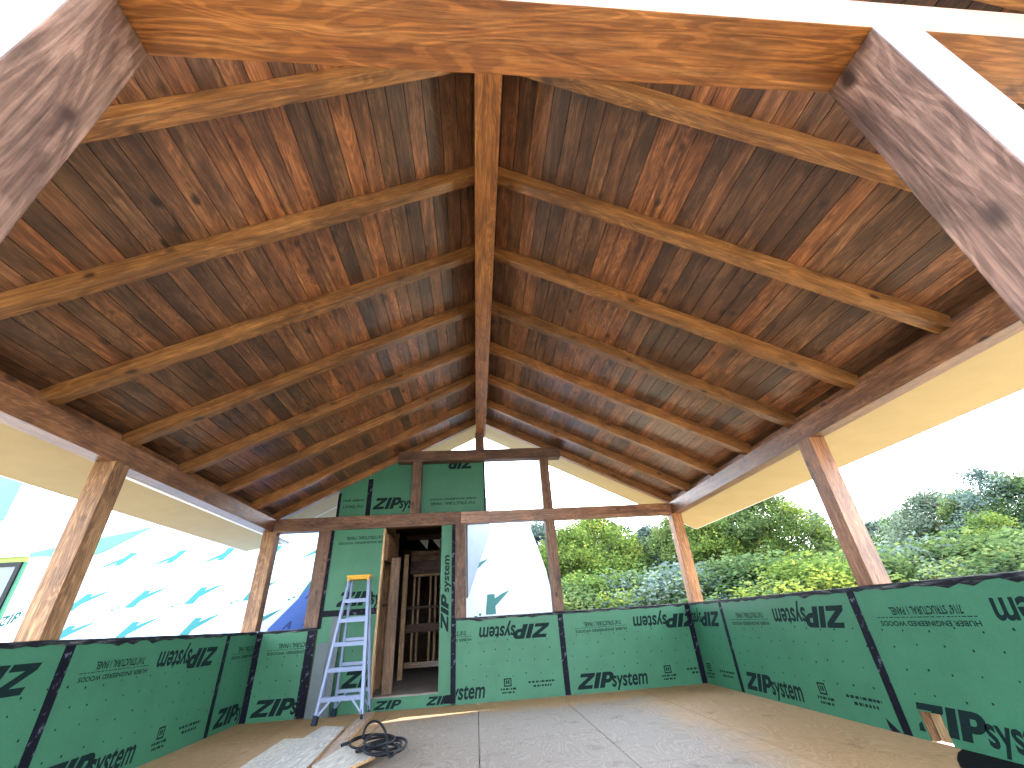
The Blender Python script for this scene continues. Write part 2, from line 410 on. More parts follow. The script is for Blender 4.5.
def dots(W, H, seed, du=.305, rows=(.30, .46, .62, .74), vary=.02):
    rg = random.Random(seed); out = []
    for v in rows:
        x = rg.uniform(.1, .25)
        while x < W:
            cx, cy = x+rg.uniform(-vary, vary), v+rg.uniform(-vary, vary); rr = rg.uniform(.006, .010)
            out.append(('dots', [(cx+rr*math.cos(i*PI/3), cy+rr*math.sin(i*PI/3)) for i in range(6)])); x += du*.66
    return out
def panel(name, label, origin, udir, W, H, prints, hole=None, poly=None, group='green lettered sheathing panels', cat='sheathing panel', z0=0.0):
    """a sheathing panel: u runs along udir, v up, the face looks along u x v ... children: its printing"""
    ud = Vector(udir).normalized(); m = Matrix((ud, Vector((0, 0, 1)).cross(ud), Vector((0, 0, 1)))).transposed().to_4x4(); m.translation = Vector(origin)
    T = .0125; bm = bmesh.new()
    if poly:
        lo = [bm.verts.new((x, 0, y)) for x, y in poly]; hi = [bm.verts.new((x, T, y)) for x, y in poly]
        bm.faces.new(lo); bm.faces.new(hi[::-1]); k = len(poly)
        for i in range(k): bm.faces.new((lo[i], hi[i], hi[(i+1) % k], lo[(i+1) % k]))
        bmesh.ops.recalc_face_normals(bm, faces=bm.faces[:])
    elif hole:
        a, b, c, d = hole
        for lo, hi in (((0, 0), (a, H)), ((b, 0), (W, H)), ((a, d), (b, H))): box(bm, (lo[0], 0, lo[1]), (hi[0], T, hi[1]))
        if c > 0: box(bm, (a, 0, 0), (b, T, c))
    else: box(bm, (0, 0, 0), (W, T, H), .0012)
    groups = {}
    for it in prints:
        g, q = it if isinstance(it, tuple) else ('printed_lettering', it)
        groups.setdefault(g, []).append(q)
    for q in groups.pop('dots', []):                             # nailing guide dots are part of the face
        if all(.02 < x < W-.02 and y < H-.02 for x, y in q) and not (hole and hole[0]-.02 < q[0][0] < hole[1]+.02 and q[0][1] < hole[3]+.02):
            k = bm.faces.new([bm.verts.new((x, -.0008, y)) for x, y in q]); k.normal_update(); k.material_index = 1
            if k.normal.y > 0: k.normal_flip()
    o = link(name, bm, None, mats=[MAT['zip'], MAT['ink']]); o.matrix_world = m; tag(o, label, cat, group)
    e = .012
    cutlist = [((e, 0, 0), (-1, 0, 0)), ((W-e, 0, 0), (1, 0, 0)), ((0, 0, e), (0, 0, -1)), ((0, 0, H-e), (0, 0, 1))]
    for g, qs in groups.items():
        bm = bmesh.new()
        for q in qs: bm.faces.new([bm.verts.new((x, -.0012, y)) for x, y in q])
        for co, no in cutlist:
            bmesh.ops.bisect_plane(bm, geom=bm.verts[:]+bm.edges[:]+bm.faces[:], plane_co=co, plane_no=no, clear_outer=True)
        if poly:                                                 # clip to a convex outline
            k = len(poly)
            for i in range(k):
                p, q = Vector(poly[i]), Vector(poly[(i+1) % k]); d = q-p
                bmesh.ops.bisect_plane(bm, geom=bm.verts[:]+bm.edges[:]+bm.faces[:], plane_co=(p.x, 0, p.y), plane_no=(d.y, 0, -d.x), clear_outer=True)
        if hole:
            a, b, c, d = hole
            for co, no in (((a, 0, 0), (1, 0, 0)), ((b, 0, 0), (1, 0, 0)), ((0, 0, d), (0, 0, 1))):
                bmesh.ops.bisect_plane(bm, geom=bm.verts[:]+bm.edges[:]+bm.faces[:], plane_co=co, plane_no=no)
            kill = [q for q in bm.faces if a < q.calc_center_median().x < b and q.calc_center_median().z < d]
            bmesh.ops.delete(bm, geom=kill, context='FACES')
        if not bm.faces: bm.free(); continue
        for q in bm.faces:
            q.normal_update()
            if q.normal.y > 0: q.normal_flip()
        pr = link(g, bm, MAT['ink'], o); tag(pr, 'dark printed lettering')
    return o
def tape(name, label, origin, udir, vdir, W, L, group='black seam tapes on the green panels', mat='tape', proud=.0022, ragged=True):
    """a strip of tape: W wide along udir, L long along vdir, slightly uneven edges"""
    ud = Vector(udir).normalized(); vd = Vector(vdir).normalized(); nd = ud.cross(vd)
    m = Matrix((ud, vd, nd)).transposed().to_4x4(); m.translation = Vector(origin)
    bm = bmesh.new(); k = max(3, int(L/.12)); rg = random.Random(hash(label) % 1000 if False else len(label)*7+int(abs(origin[0])*100))
    pts = []
    for i in range(k+1): pts.append((W/2+(rg.uniform(-.002, .002) if ragged else 0), L*i/k))
    for i in range(k, -1, -1): pts.append((-W/2+(rg.uniform(-.002, .002) if ragged else 0), L*i/k))
    polyprism(bm, pts, 0, proud)
    o = link(name, bm, MAT[mat]); o.matrix_world = m
    return tag(o, label, 'tape', group)

# ================================================================== SETTING
XL, XR, K = -3.386, 3.316, 1.067
YF = -7.02                                                     # front end of the side walls
SLOPE = .5006; Z0 = 4.640                                      # underside of the planks: z = Z0 - SLOPE |x|
EDGE = 4.41; YBACK, YFRONT = 1.19, -7.40
# ground
bm = bmesh.new(); bmesh.ops.create_grid(bm, x_segments=40, y_segments=40, size=120)
for v in bm.verts:
    d = max(0, (v.co.xy-Vector((0, 0))).length-14)
    v.co.z = -.75 + .35*noise.noise(v.co*.08)*min(1, d/10) - .02*d*(1 if v.co.x > 0 else 0)
o = link('ground', bm, MAT['ground']); tag(o, 'bare site ground around the porch', kind='structure')
# floor: plywood sheets laid on a deck
bm = bmesh.new(); lay = bm.faces.layers.float.new('rnd')
cols = [-3.7, -2.52, -1.335, -.14, 1.045, 2.23, 3.42]
joints = [(-6.1, -3.65, -1.2), (-5.0, -2.55), (-6.2, -3.8, -1.35), (-4.9, -2.27), (-6.0, -3.36, -.62), (-4.7, -2.2)]
rg = random.Random(3)
for c, (a, b) in enumerate(zip(cols, cols[1:])):
    ys = [YF-1.6, *joints[c], .02]
    for y0, y1 in zip(ys, ys[1:]):
        x0, x1 = max(a, -3.4), min(b, 3.33); g = .004; rv = rg.random()
        for q in box(bm, (x0+g, y0+g, -.02), (x1-g, y1-g, 0)): q[lay] = rv
for q in box(bm, (-3.55, YF-1.6, -.3), (3.5, .14, -.03)): q[lay] = .5
o = link('floor', bm, MAT['floor']); tag(o, 'plywood subfloor of the porch', kind='structure')
# ceiling: planks of both slopes, run along Y, with thin gaps, and the roof deck over them
bm = bmesh.new(); lay = bm.faces.layers.float.new('rnd'); rg = random.Random(11)
cs = 1/math.sqrt(1+SLOPE**2); sn = SLOPE*cs
bw = .136
for sd in (-1, 1):
    nb = int(EDGE/cs/bw)+1
    for i in range(nb):
        s0, s1 = i*bw+.0025, min((i+1)*bw, EDGE/cs)-.0025
        jt = [YFRONT]+sorted(rg.sample([.205]+[-.605-.9017*k for k in range(7)], rg.choice((1, 1, 2))))+[YBACK]   # joints land on rafters
        for ya_, yb_ in zip(jt, jt[1:]):
            y0, y1 = ya_+.0008, yb_-.0008
            P = []
            for (s, n_) in ((s0, 0), (s1, 0), (s1, .016), (s0, .016)):
                P.append((sd*(s*cs+n_*sn), Z0-s*sn+n_*cs))
            rv = rg.random()
            lo = [bm.verts.new((x, y0, z)) for x, z in P]; hi = [bm.verts.new((x, y1, z)) for x, z in P]
            fs = [bm.faces.new(lo), bm.faces.new(hi[::-1])]+[bm.faces.new((lo[k], hi[k], hi[(k+1) % 4], lo[(k+1) % 4])) for k in range(4)]
            for q in fs: q[lay] = rv
for sd in (-1, 1):                                             # deck above
    P = [(sd*0, Z0+.022), (sd*EDGE, Z0+.022-SLOPE*EDGE), (sd*EDGE, Z0+.07-SLOPE*EDGE), (0, Z0+.07)]
    lo = [bm.verts.new((x, YFRONT, z)) for x, z in P]; hi = [bm.verts.new((x, YBACK, z)) for x, z in P]
    for q in [bm.faces.new(lo), bm.faces.new(hi[::-1])]+[bm.faces.new((lo[k], hi[k], hi[(k+1) % 4], lo[(k+1) % 4])) for k in range(4)]: q[lay] = .4
bmesh.ops.recalc_face_normals(bm, faces=bm.faces[:])
o = link('ceiling', bm, MAT['plank']); tag(o, 'stained tongue and groove plank ceiling of the porch roof', kind='structure')
# wall cores (framing under the green panels) ---- the right one has the cut-out
TH = .14
def wall_core(name, boxes, label):
    bm = bmesh.new()
    for lo, hi in boxes: box(bm, lo, hi)
    tag(link(name, bm, MAT['dark_core']), label, kind='structure')
HY0, HY1, HZ = -3.735, -3.545, .19
x0, x1 = XR+.0135, XR+TH
wall_core('wall_right', [((x0, YF, 0), (x1, HY0, K-.005)), ((x0, HY1, 0), (x1, TH, K-.005)), ((x0, HY0, HZ), (x1, HY1, K-.005)), ((x0+.065, HY0, 0), (x1, HY1, HZ))], 'low right wall of the porch')
wall_core('wall_left', [((XL-TH, YF, 0), (XL-.0135, TH, K-.005))], 'low left wall of the porch')
wall_core('wall_back', [((XL, .0135, 0), (-2.532, TH, K-.005)), ((-.46, .0135, 0), (XR, TH, K-.005))], 'low back wall of the porch')
# sloped soffits outside the eave beams and the rake soffits past the gable
def slab(name, quad, t, mat, label):
    bm = bmesh.new(); q = [Vector(p) for p in quad]; nrm = (q[1]-q[0]).cross(q[2]-q[0]).normalized()
    if nrm.z < 0: nrm = -nrm
    lo = [bm.verts.new(p) for p in q]; hi = [bm.verts.new(p+nrm*t) for p in q]
    bm.faces.new(lo); bm.faces.new(hi[::-1])
    for i in range(4): bm.faces.new((lo[i], hi[i], hi[(i+1) % 4], lo[(i+1) % 4]))
    bmesh.ops.recalc_face_normals(bm, faces=bm.faces[:])
    return tag(link(name, bm, MAT[mat]), label, kind='structure')
BXR, BXL, BW = 3.43, -3.49, .17                                # eave beam inner faces
ze = Z0-SLOPE*EDGE
slab('trim_1', [(BXR+BW, YFRONT, 2.535), (EDGE, YFRONT, ze-.016), (EDGE, YBACK, ze-.016), (BXR+BW, .35, 2.535)], .012, 'soffit', 'pale yellow soffit outside the right eave beam')
slab('trim_2', [(BXL-BW, YFRONT, 2.535), (-EDGE, YFRONT, ze-.016), (-EDGE, YBACK, ze-.016), (BXL-BW, YBACK, 2.535)], .012, 'soffit', 'yellow soffit outside the left eave beam')
for sd, nm, lb in ((1, 'trim_3', 'pale soffit under the right rake beyond the back gable'), (-1, 'trim_4', 'pale soffit under the left rake beyond the back gable')):
    slab(nm, [(0, .2, Z0-.016), (sd*(EDGE-.02), .2, Z0-.016-SLOPE*(EDGE-.02)), (sd*(EDGE-.02), YBACK, Z0-.016-SLOPE*(EDGE-.02)), (0, YBACK, Z0-.016)], .012, 'soffit', lb)
slab('trim_10', [(-2.58, YBACK+.02, Z0-.016-SLOPE*2.58), (-3.55, YBACK+.02, Z0-.016-SLOPE*3.55), (-3.55, 2.0, Z0-.016-SLOPE*3.55), (-2.58, 2.0, Z0-.016-SLOPE*2.58)], .012, 'soffit', 'pale house soffit at the far left of the back gable')
for sd, nm, lb in ((1, 'trim_5', 'fascia along the right eave'), (-1, 'trim_6', 'fascia along the left eave')):
    bm = bmesh.new(); a, b = sorted((sd*EDGE, sd*(EDGE+.025))); box(bm, (a, YFRONT, ze-.02), (b, YBACK, ze+.09)); tag(link(nm, bm, MAT['white_trim']), lb, kind='structure')
for sd, nm, lb in ((1, 'trim_7', 'thin rake board on the right of the back gable'), (-1, 'trim_8', 'thin rake board on the left of the back gable')):
    slab(nm, [(0, YBACK, Z0-.02), (sd*EDGE, YBACK, ze-.02), (sd*EDGE, YBACK+.02, ze-.02), (0, YBACK+.02, Z0-.02)], .09, 'white_trim', lb)
bm = bmesh.new(); box(bm, (BXL-BW-.06, -3.3, 2.50), (BXL-BW-.002, YBACK-.02, 2.532)); tag(link('trim_9', bm, MAT['white_trim']), 'white strip of wrap along the outer bottom edge of the left eave beam', kind='structure')

# ================================================================== TIMBERS
ZB, ZT = 2.505, 2.71                                            # eave-level beams: bottom, top
o = lumber('eave_beam', (BXR+BW/2, YF+.1, (ZB+ZT)/2), (BXR+BW/2, .16, (ZB+ZT)/2), BW, ZT-ZB, 'beam'); tag(o, 'long stained eave beam along the right side above the mid post', 'beam', 'eave beams')
o = lumber('eave_beam', (BXL-BW/2, YF+.1, (ZB+ZT)/2), (BXL-BW/2, .16, (ZB+ZT)/2), BW, ZT-ZB, 'beam'); tag(o, 'long stained eave beam along the left side above the mid post', 'beam', 'eave beams')
# boards closing the gap between beam and planks
for sd, X in ((1, BXR), (-1, BXL)):
    o = lumber('frieze_board', (X+sd*.12, YF+.12, 2.765), (X+sd*.12, .14, 2.765), .03, .10, 'beam'); tag(o, 'dark frieze board between the %s eave beam and the planks' % ('right' if sd > 0 else 'left'), 'board', 'frieze boards above the eave beams')
# ridge
o = lumber('ridge_beam', (-.012, YF+.12, (4.18+4.55)/2), (-.012, .17, (4.18+4.55)/2), .186, .37, 'tie'); tag(o, 'stained ridge beam running down the middle of the vaulted ceiling', 'beam')
# rafters
RB0 = 4.483; RD = .137; RW = .09
ordn = ['at the back gable end', 'second from the back gable', 'third from the back gable', 'middle one, fourth from the back gable', 'fifth from the back gable', 'third from the front tie beam', 'second from the front tie beam', 'nearest behind the front tie beam']
ycs = [.205]+[-.65+RW/2-.9017*k for k in range(7)]
def rafter(yc, sd, label, w_=RW):
    off = RD/2*math.sqrt(1+SLOPE**2)
    def P(x): return (sd*x, yc, RB0-SLOPE*x+off)
    xe = (BXR if sd > 0 else -BXL)+.125
    o = lumber('rafter', P(0), P(3.75), w_, RD, 'rafter', bev=.002, cuts=[((sd*.075, yc, 4), (-sd, 0, 0)), ((sd*xe, yc, 3), (sd, 0, 0))])
    return tag(o, label, 'rafter', 'rafters of the vaulted ceiling')
for i, yc in enumerate(ycs):
    for sd, side in ((-1, 'left'), (1, 'right')):
        rafter(yc, sd, 'stained rafter on the %s slope, %s' % (side, ordn[i]), .10 if i == 0 else RW)
YP = -6.87                                                      # centre plane of the front frame
for sd, side in ((-1, 'left'), (1, 'right')):
    rafter(YP, sd, 'stained rafter on the %s slope, right above the front tie beam' % side, .12)
# front frame
PW = .18
o = lumber('tie_beam', (-3.6, YP, (ZB+ZT)/2-.005), (3.6, YP, (ZB+ZT)/2-.005), .184, ZT-ZB, 'tie'); tag(o, 'big orange stained tie beam overhead at the very front', 'beam')
o = lumber('front_post', (1.08+PW/2, YP, 0), (1.08+PW/2, YP, ZB-.006), .184, PW, 'post_front', up=(1, 0, 0)); tag(o, 'large stained post under the tie beam, top right foreground', 'post', 'front posts under the tie beam')
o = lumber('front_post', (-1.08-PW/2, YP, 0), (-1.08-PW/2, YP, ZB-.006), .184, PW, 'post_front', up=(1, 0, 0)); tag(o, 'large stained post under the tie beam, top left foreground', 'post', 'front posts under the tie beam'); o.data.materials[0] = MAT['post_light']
# posts on the walls
def post(x0, x1, y0, y1, z0, z1, label, mat='post', name='post'):
    o = lumber(name, ((x0+x1)/2, (y0+y1)/2, z0), ((x0+x1)/2, (y0+y1)/2, z1), y1-y0, x1-x0, mat, up=(1, 0, 0)); return tag(o, label, 'post', {'post': 'posts standing on the low walls', 'gable_post': 'upper gable posts'}.get(name))
zk = K+.014
post(BXR-.03, BXR+.15, -3.57, -3.39, zk, ZB, 'leaning-looking stained mid post on the right low wall', 'beam')
post(BXL-.15, BXL+.03, -3.475, -3.295, zk, ZB, 'tan stained mid post on the left low wall', 'post')
post(3.39, 3.575, -.01, .165, zk, ZB, 'orange corner post where right and back walls meet', 'post_orange')
post(-3.625, -3.42, -.01, .165, zk, ZB, 'tan corner post where left and back walls meet', 'post')
post(-2.735, -2.535, -.012, .16, zk, ZB, 'stained post darkened as backlit, left of the green door wall', 'beam_backlit')
post(-.48, -.305, -.012, .16, zk, ZB, 'stained post between the doorway strip and the white opening', 'beam_backlit')
post(1.08, 1.245, -.012, .155, zk, ZB, 'stained post between the white opening and the trees', 'beam_backlit')
# beams of the back gable
o = lumber('back_beam', (-3.47, .072, (2.487+2.702)/2), (-.398, .072, (2.487+2.702)/2), .17, .213, 'beam_backlit'); tag(o, 'longer dark crossbeam over the doorway at the back gable', 'beam', 'crossbeams of the back gable')
o = lumber('back_beam', (-.394, .08, (2.5+2.695)/2), (3.42, .08, (2.5+2.695)/2), .16, .195, 'beam'); tag(o, 'redder crossbeam over the white opening and trees at the back gable', 'beam', 'crossbeams of the back gable')
o = lumber('collar_beam', (-1.535, .068, 3.735), (1.485, .068, 3.735), .165, .20, 'beam_backlit'); tag(o, 'short collar beam high in the back gable', 'beam')
post(-.12, .05, -.005, .155, 3.838, 4.178, 'short king post between collar beam and ridge', 'beam_backlit', 'king_post')
post(1.08, 1.245, -.005, .15, 2.70, 3.634, 'upper gable post standing before the white sky', 'beam_backlit', 'gable_post')
post(-1.265, -1.095, -.005, .095, 2.705, 3.634, 'upper gable post standing before green panels', 'beam_backlit', 'gable_post')

# ================================================================== GREEN SHEATHING, TAPES
BX1, BX2, BX3 = -.4694, 1.1711, -2.599
RY1, RY2, LY1, LY2 = -.9715, -3.3624, -.8014, -3.2514
H = K-.004
def wp(label, origin, ud, W, off, seed, rows=('bottom', 'top'), hole=None):
    return panel('sheathing_panel', label, origin, ud, W, H, print_sheet(W, rows, off)+dots(W, H, seed), hole)
wp('green low-wall panel at the back, right of centre under the trees', (BX2, 0, 0), (1, 0, 0), XR-BX2, 0.02, 1)
wp('green low-wall panel at the back under the white opening', (BX1, 0, 0), (1, 0, 0), BX2-BX1-.001, -.78, 2)
wp('green low-wall panel at the back, left corner under the blue shaded roof', (XL, 0, 0), (1, 0, 0), BX3-XL, 0.0, 3)
wp('narrow green low-wall panel on the right wall in the back corner', (XR, -.001, 0), (0, -1, 0), -RY1-.002, RY1*-1-2.44+.09, 4)
wp('green low-wall panel on the right wall, second from the back corner', (XR, RY1, 0), (0, -1, 0), RY1-RY2-.001, 0.0, 5)
wp('nearest green low-wall panel on the right wall, with a hole cut at the floor', (XR, RY2, 0), (0, -1, 0), 2.44, 0.0, 6, hole=(RY2-HY1, RY2-HY0, 0, HZ))
wp('green low-wall panel on the right wall beyond the frame edge', (XR, RY2-2.441, 0), (0, -1, 0), RY2-2.441-YF, 0.0, 16)
wp('narrow green low-wall panel on the left wall in the back corner', (XL, LY1, 0), (0, 1, 0), -LY1-.001, 0.0, 7)
wp('green low-wall panel on the left wall with full lettering, second from the back corner', (XL, LY2, 0), (0, 1, 0), LY1-LY2-.001, 0.0, 8)
wp('nearest green low-wall panel on the left wall at the frame edge', (XL, LY2-2.44, 0), (0, 1, 0), 2.439, 0.0, 9)
wp('green low-wall panel on the left wall beyond the frame edge', (XL, YF, 0), (0, 1, 0), LY2-2.441-YF, 0.0, 17)
# doorway wall: lower panel, upper panel, narrow strip, sill strip
DW0, DW1 = -2.53, -1.665
def vprint(W, H2, v_bottom, sysend=False):
    a = []; put_zip(a, .36, .93, v_bottom, .20); put_text(a, 'system', .86, 1.4, v_bottom+.01, .19, .14); return a
pr = vprint(0, 0, .10)
panel('sheathing_panel', 'lower green panel left of the doorway behind the ladder', (DW0, .02, 0), (1, 0, 0), DW1-DW0, 1.235, [[(x+.08, y+.2) for x, y in q] for q in pr]+dots(.8, 1.2, 21))
pr = vprint(0, 0, .10)
tt = []; put_text(tt, '7/16" STRUCTURAL 1 PANEL', -.30, .30, -.03, .05); put_text(tt, 'HUBER ENGINEERED WOODS', -.40, .42, .055, .032)
tt = [[(.55-x, 1.10-y) for x, y in q] for q in tt]
panel('sheathing_panel', 'upper green panel left of the doorway above the ladder top', (DW0, .02, 1.24), (1, 0, 0), DW1-DW0, 1.25, [[(x-.14, y) for x, y in q] for q in pr]+tt)
vt = []; put_zip(vt, .75, 1.3, -.06, .12); put_text(vt, 'system', 1.3, 1.85, -.06, .1, .1); vt = [[(.075-y, x) for x, y in q] for q in vt]
panel('sheathing_panel', 'tall narrow green strip right of the doorway', (-.715, .02, .15), (1, 0, 0), .185, 2.34, vt)
sp_ = []; put_zip(sp_, .05, .45, .02, .10); put_zip(sp_, .78, 1.13, .02, .10)
panel('sheathing_panel', 'low green strip under the doorway sill', (DW1+.004, .02, 0), (1, 0, 0), -.53-DW1, .148, sp_)
# gable panels (their tops follow the rafters)
gt = lambda x: min(3.74, 4.483-SLOPE*abs(x))
Y_G = .165
def gpanel(label, xa, xb, prints):
    zb = 2.69
    xk = -(4.483-3.74)/SLOPE; top = [(xb, gt(xb)), (xk, gt(xk)), (xa, gt(xa))] if xa < xk-.01 and xb > xk+.01 else [(xb, gt(xb)), (xa, gt(xa))]
    poly = [(xa-xa, 0), (xb-xa, 0)]+[(x-xa, z-zb) for x, z in top]
    panel('sheathing_panel', label, (xa, Y_G, zb), (1, 0, 0), xb-xa, 2.0, prints, poly=poly)
t1 = []; put_text(t1, '7/16" STRUCT', 0, .36, .0, .045); put_text(t1, 'HUBER ENG', 0, .36, -.1, .035)
gpanel('small green gable panel at the far left under the rafters', -2.545, -2.04, [[(.44-x, .24-y) for x, y in q] for q in t1])
a = []; put_zip(a, .09, .60, .15, .2); put_text(a, 'system', .55, 1.05, .16, .19, .14)
gpanel('green gable panel left of the upper gable post', -2.035, -1.18, a)
a = []; put_zip(a, -.25, .25, -.1, .2); a = [[(.78-x, .94-y) for x, y in q] for q in a]; t1 = []; put_text(t1, '7/16" STRUCTURAL 1 PANEL', -.4, .4, -.03, .05); put_text(t1, 'HUBER ENGINEERED WOODS', -.42, .42, -.10, .034)
gpanel('green gable panel right of the upper gable post under the collar beam', -1.178, .055, a+[[(.64-x, .20-y) for x, y in q] for q in t1])
# seam tapes
def vt_(label, x, y, z0, z1, ud, wd=.085):
    return tape('seam_tape', label, (x, y, z0), ud, (0, 0, 1), wd, z1-z0)
E_ = .0135
vt_('vertical black tape on the back wall between the two panels right of the doorway', BX2, -.0004, 0.002, K-.01, (1, 0, 0))
vt_('vertical black tape down the edge beside the doorway strip', -.50, -.006, .02, 2.46, (1, 0, 0), .075)
vt_('vertical black tape left of the ladder below the dark post', -2.60, -.0004, .002, K-.01, (1, 0, 0), .125)
vt_('thin vertical black tape along the left edge of the doorway wall', -2.52, .012, 1.06, 2.48, (1, 0, 0), .07)
vt_('vertical black tape on the right wall next to the back corner', XR-.0004, RY1, .002, K-.01, (0, -1, 0), .07)
vt_('vertical black tape on the right wall in front of the mid post', XR-.0004, RY2, .002, K-.01, (0, -1, 0), .085)
vt_('vertical black tape in the back right corner', XR-.045, -.0026, .002, K-.01, (1, 0, 0), .085)
vt_('vertical black tape in the back left corner', XL+.045, -.0026, .002, K-.01, (1, 0, 0), .085)
vt_('vertical black tape on the left wall next to the back corner', XL+.0004, LY1, .002, K-.01, (0, 1, 0), .08)
vt_('vertical black tape on the left wall near the mid post', XL+.0004, LY2, .002, K-.01, (0, 1, 0), .095)
tape('seam_tape', 'short torn black tape patch at the foot of the right wall beside the seam', (XR-.0004, RY2+.115, .0), (0, -1, 0), (0, .12, 1), .10, .17)
tape('seam_tape', 'horizontal black tape across the doorway wall behind the ladder', (DW0+.02, .0195, 1.255), (0, 0, -1), (1, 0, 0), .085, DW1-DW0-.03)
tape('seam_tape', 'vertical black tape between the gable panels left of the upper post', (-2.02, Y_G-.0004, 2.69), (1, 0, 0), (0, 0, 1), .085, .70)
tape('seam_tape', 'thin vertical black tape at the left end of the gable panels', (-2.53, Y_G-.0004, 2.69), (1, 0, 0), (0, 0, 1), .05, .46)
tape('seam_tape', 'thin vertical black tape at the right end of the gable panels', (.04, Y_G-.0004, 2.69), (1, 0, 0), (0, 0, 1), .03, .94)
tape('seam_tape', 'small black tape at the right end of the doorway sill strip', (-.63, .0185, .075), (0, 0, -1), (1, 0, 0), .10, .13)
# cap tapes folded over the wall tops (ragged inner lip)
def cap(label, a, b, inward):
    a, b, inn = Vector(a), Vector(b), Vector(inward); L = (b-a).length
    bm = bmesh.new(); rg = random.Random(int(L*100)); k = int(L/.09); rowsv = []
    for i in range(k+1):
        t = i/k; lip = .026+rg.uniform(-.009, .010)+(.02 if rg.random() < .04 else 0)
        x = L*t
        prof = [(.0035, -lip), (.0035, 0.006), (-.01, .011+rg.uniform(-.002, .002)), (-TH-.002, .011), (-TH-.004, -.03)]
        rowsv.append([bm.verts.new((x, p, z)) for p, z in prof]+[bm.verts.new((x, p, z)) for p, z in ((-TH-.001, -.03), (-TH+.001, .002), (-.01, .002), (.001, -.002), (.001, -lip))])
    for p, q in zip(rowsv, rowsv[1:]):
        for j in range(10): bm.faces.new((p[j], q[j], q[(j+1) % 10], p[(j+1) % 10]))
    bm.faces.new(rowsv[0][::-1]); bm.faces.new(rowsv[-1])
    bmesh.ops.recalc_face_normals(bm, faces=bm.faces[:])
    o = link('cap_tape', bm, MAT['cap']); x = (b-a).normalized()
    m = Matrix((x, inn, x.cross(inn))).transposed().to_4x4(); m.translation = a; o.matrix_world = m
    return tag(o, label, 'tape', 'black tape over the low wall tops')
cap('black tape folded over the top of the right low wall', (XR, 0, K), (XR, YF, K), (-1, 0, 0)) if False else None
def cap2(label, a, b, inward):
    a, b = Vector(a), Vector(b)
    if (b-a).normalized().cross(Vector(inward)).z < 0: a, b = b, a
    return cap(label, a, b, inward)
cap2('black tape folded over the top of the right low wall', (XR, 0, K), (XR, YF, K), (-1, 0, 0))
cap2('black tape folded over the top of the left low wall', (XL, 0, K), (XL, YF, K), (1, 0, 0))
cap2('black tape folded over the back wall top under the trees', (BX1+.01, 0, K), (XR-.01, 0, K), (0, -1, 0))
cap2('black tape folded over the back wall top in the left corner', (XL+.01, 0, K), (-2.56, 0, K), (0, -1, 0))
# cut-out in the right wall: stud and backing seen inside
o = lumber('wall_stud', (XR+.0375, HY1-.016, 0), (XR+.0375, HY1-.016, HZ), .03, .045, 'post', up=(1, 0, 0), bev=.002); tag(o, 'brown stud side inside the hole cut in the right wall', 'stud')
o = lumber('backing_board', (XR+.069, (HY0+HY1)/2-.017, 0.002), (XR+.069, (HY0+HY1)/2-.017, HZ-.002), .153, .016, 'raw', up=(1, 0, 0), bev=.001); tag(o, 'pale wood board at the back of the hole in the right wall', 'board')
bm = bmesh.new(); rg = random.Random(5)
pts = [(3.305, -3.80), (3.305, -4.35), (3.18, -4.42), (3.02, -4.30), (2.95, -4.10), (3.06, -3.98), (3.20, -3.86)]
polyprism(bm, pts, .001, .006); tag(link('membrane_scrap', bm, MAT['black_mem']), 'black membrane scrap on the floor against the right wall, bottom right corner', 'membrane')

# ================================================================== STEP LADDER
lad = empty('step_ladder', (-1.93, -.35, 0)); tag(lad, 'aluminium step ladder with yellow top standing before the doorway wall', 'ladder')
def L_(p): return Vector(p)-Vector((-1.93, -.35, 0))
FL, FR, BL, BR = Vector((-2.205, -.60, 0)), Vector((-1.62, -.62, .024)), Vector((-2.12, -.07, 0)), Vector((-1.645, -.07, 0))
TL, TR = Vector((-2.05, -.35, 1.70)), Vector((-1.765, -.36, 1.70)); BTL, BTR = Vector((-2.03, -.26, 1.69)), Vector((-1.78, -.26, 1.69))
def rail(nm, a, b, wd, dp, foot=True):
    a, b = L_(a), L_(b); d = b-a; bm = bmesh.new()
    t = .006                                                   # a C-shaped channel
    box(bm, (.05, -wd/2, -dp/2), (d.length, -wd/2+t, dp/2)); box(bm, (.05, -wd/2, -dp/2), (d.length, wd/2, -dp/2+t)); box(bm, (.05, -wd/2, dp/2-t), (d.length, wd/2, dp/2))
    o = link(nm, bm, MAT['alu'], lad); m = basis(d, (0, 1, 0)).to_4x4(); m.translation = a; o.matrix_local = m
    if foot:
        bm = bmesh.new(); box(bm, (0, -wd/2-.012, -dp/2-.012), (.10, wd/2+.012, dp/2+.012), .008); link('rubber_foot', bm, MAT['rubber'], o)
    return o
rail('front_rail', FL, TL, .034, .075); rail('front_rail', FR, TR, -.034, .075)
rail('rear_rail', BL, BTL, .03, .04); rail('rear_rail', BR, BTR, -.03, .04)
for k, z in enumerate((.262, .572, .862, 1.150, 1.40)):
    t = z/1.70; a, b = L_(FL.lerp(TL, t)), L_(FR.lerp(TR, t)); bm = bmesh.new()
    box(bm, (a.x+.008, a.y-.042, z-.012), (b.x-.008, a.y+.042, z+.012), .004)
    box(bm, (a.x+.008, a.y-.046, z-.034), (b.x-.008, a.y-.038, z+.010))
    for g in range(5): box(bm, (a.x+.02, a.y-.034+g*.016, z+.012), (b.x-.02, a.y-.028+g*.016, z+.0155))
    link('step', bm, MAT['alu_tread'], lad)
for z in (.28, .60, .90, 1.17, 1.40):
    t = z/1.69; a, b = L_(BL.lerp(BTL, t)), L_(BR.lerp(BTR, t)); bm = bmesh.new()
    box(bm, (a.x+.004, a.y-.006, z-.02), (b.x-.004, a.y+.014, z+.02), .003); link('rear_brace', bm, MAT['alu'], lad)
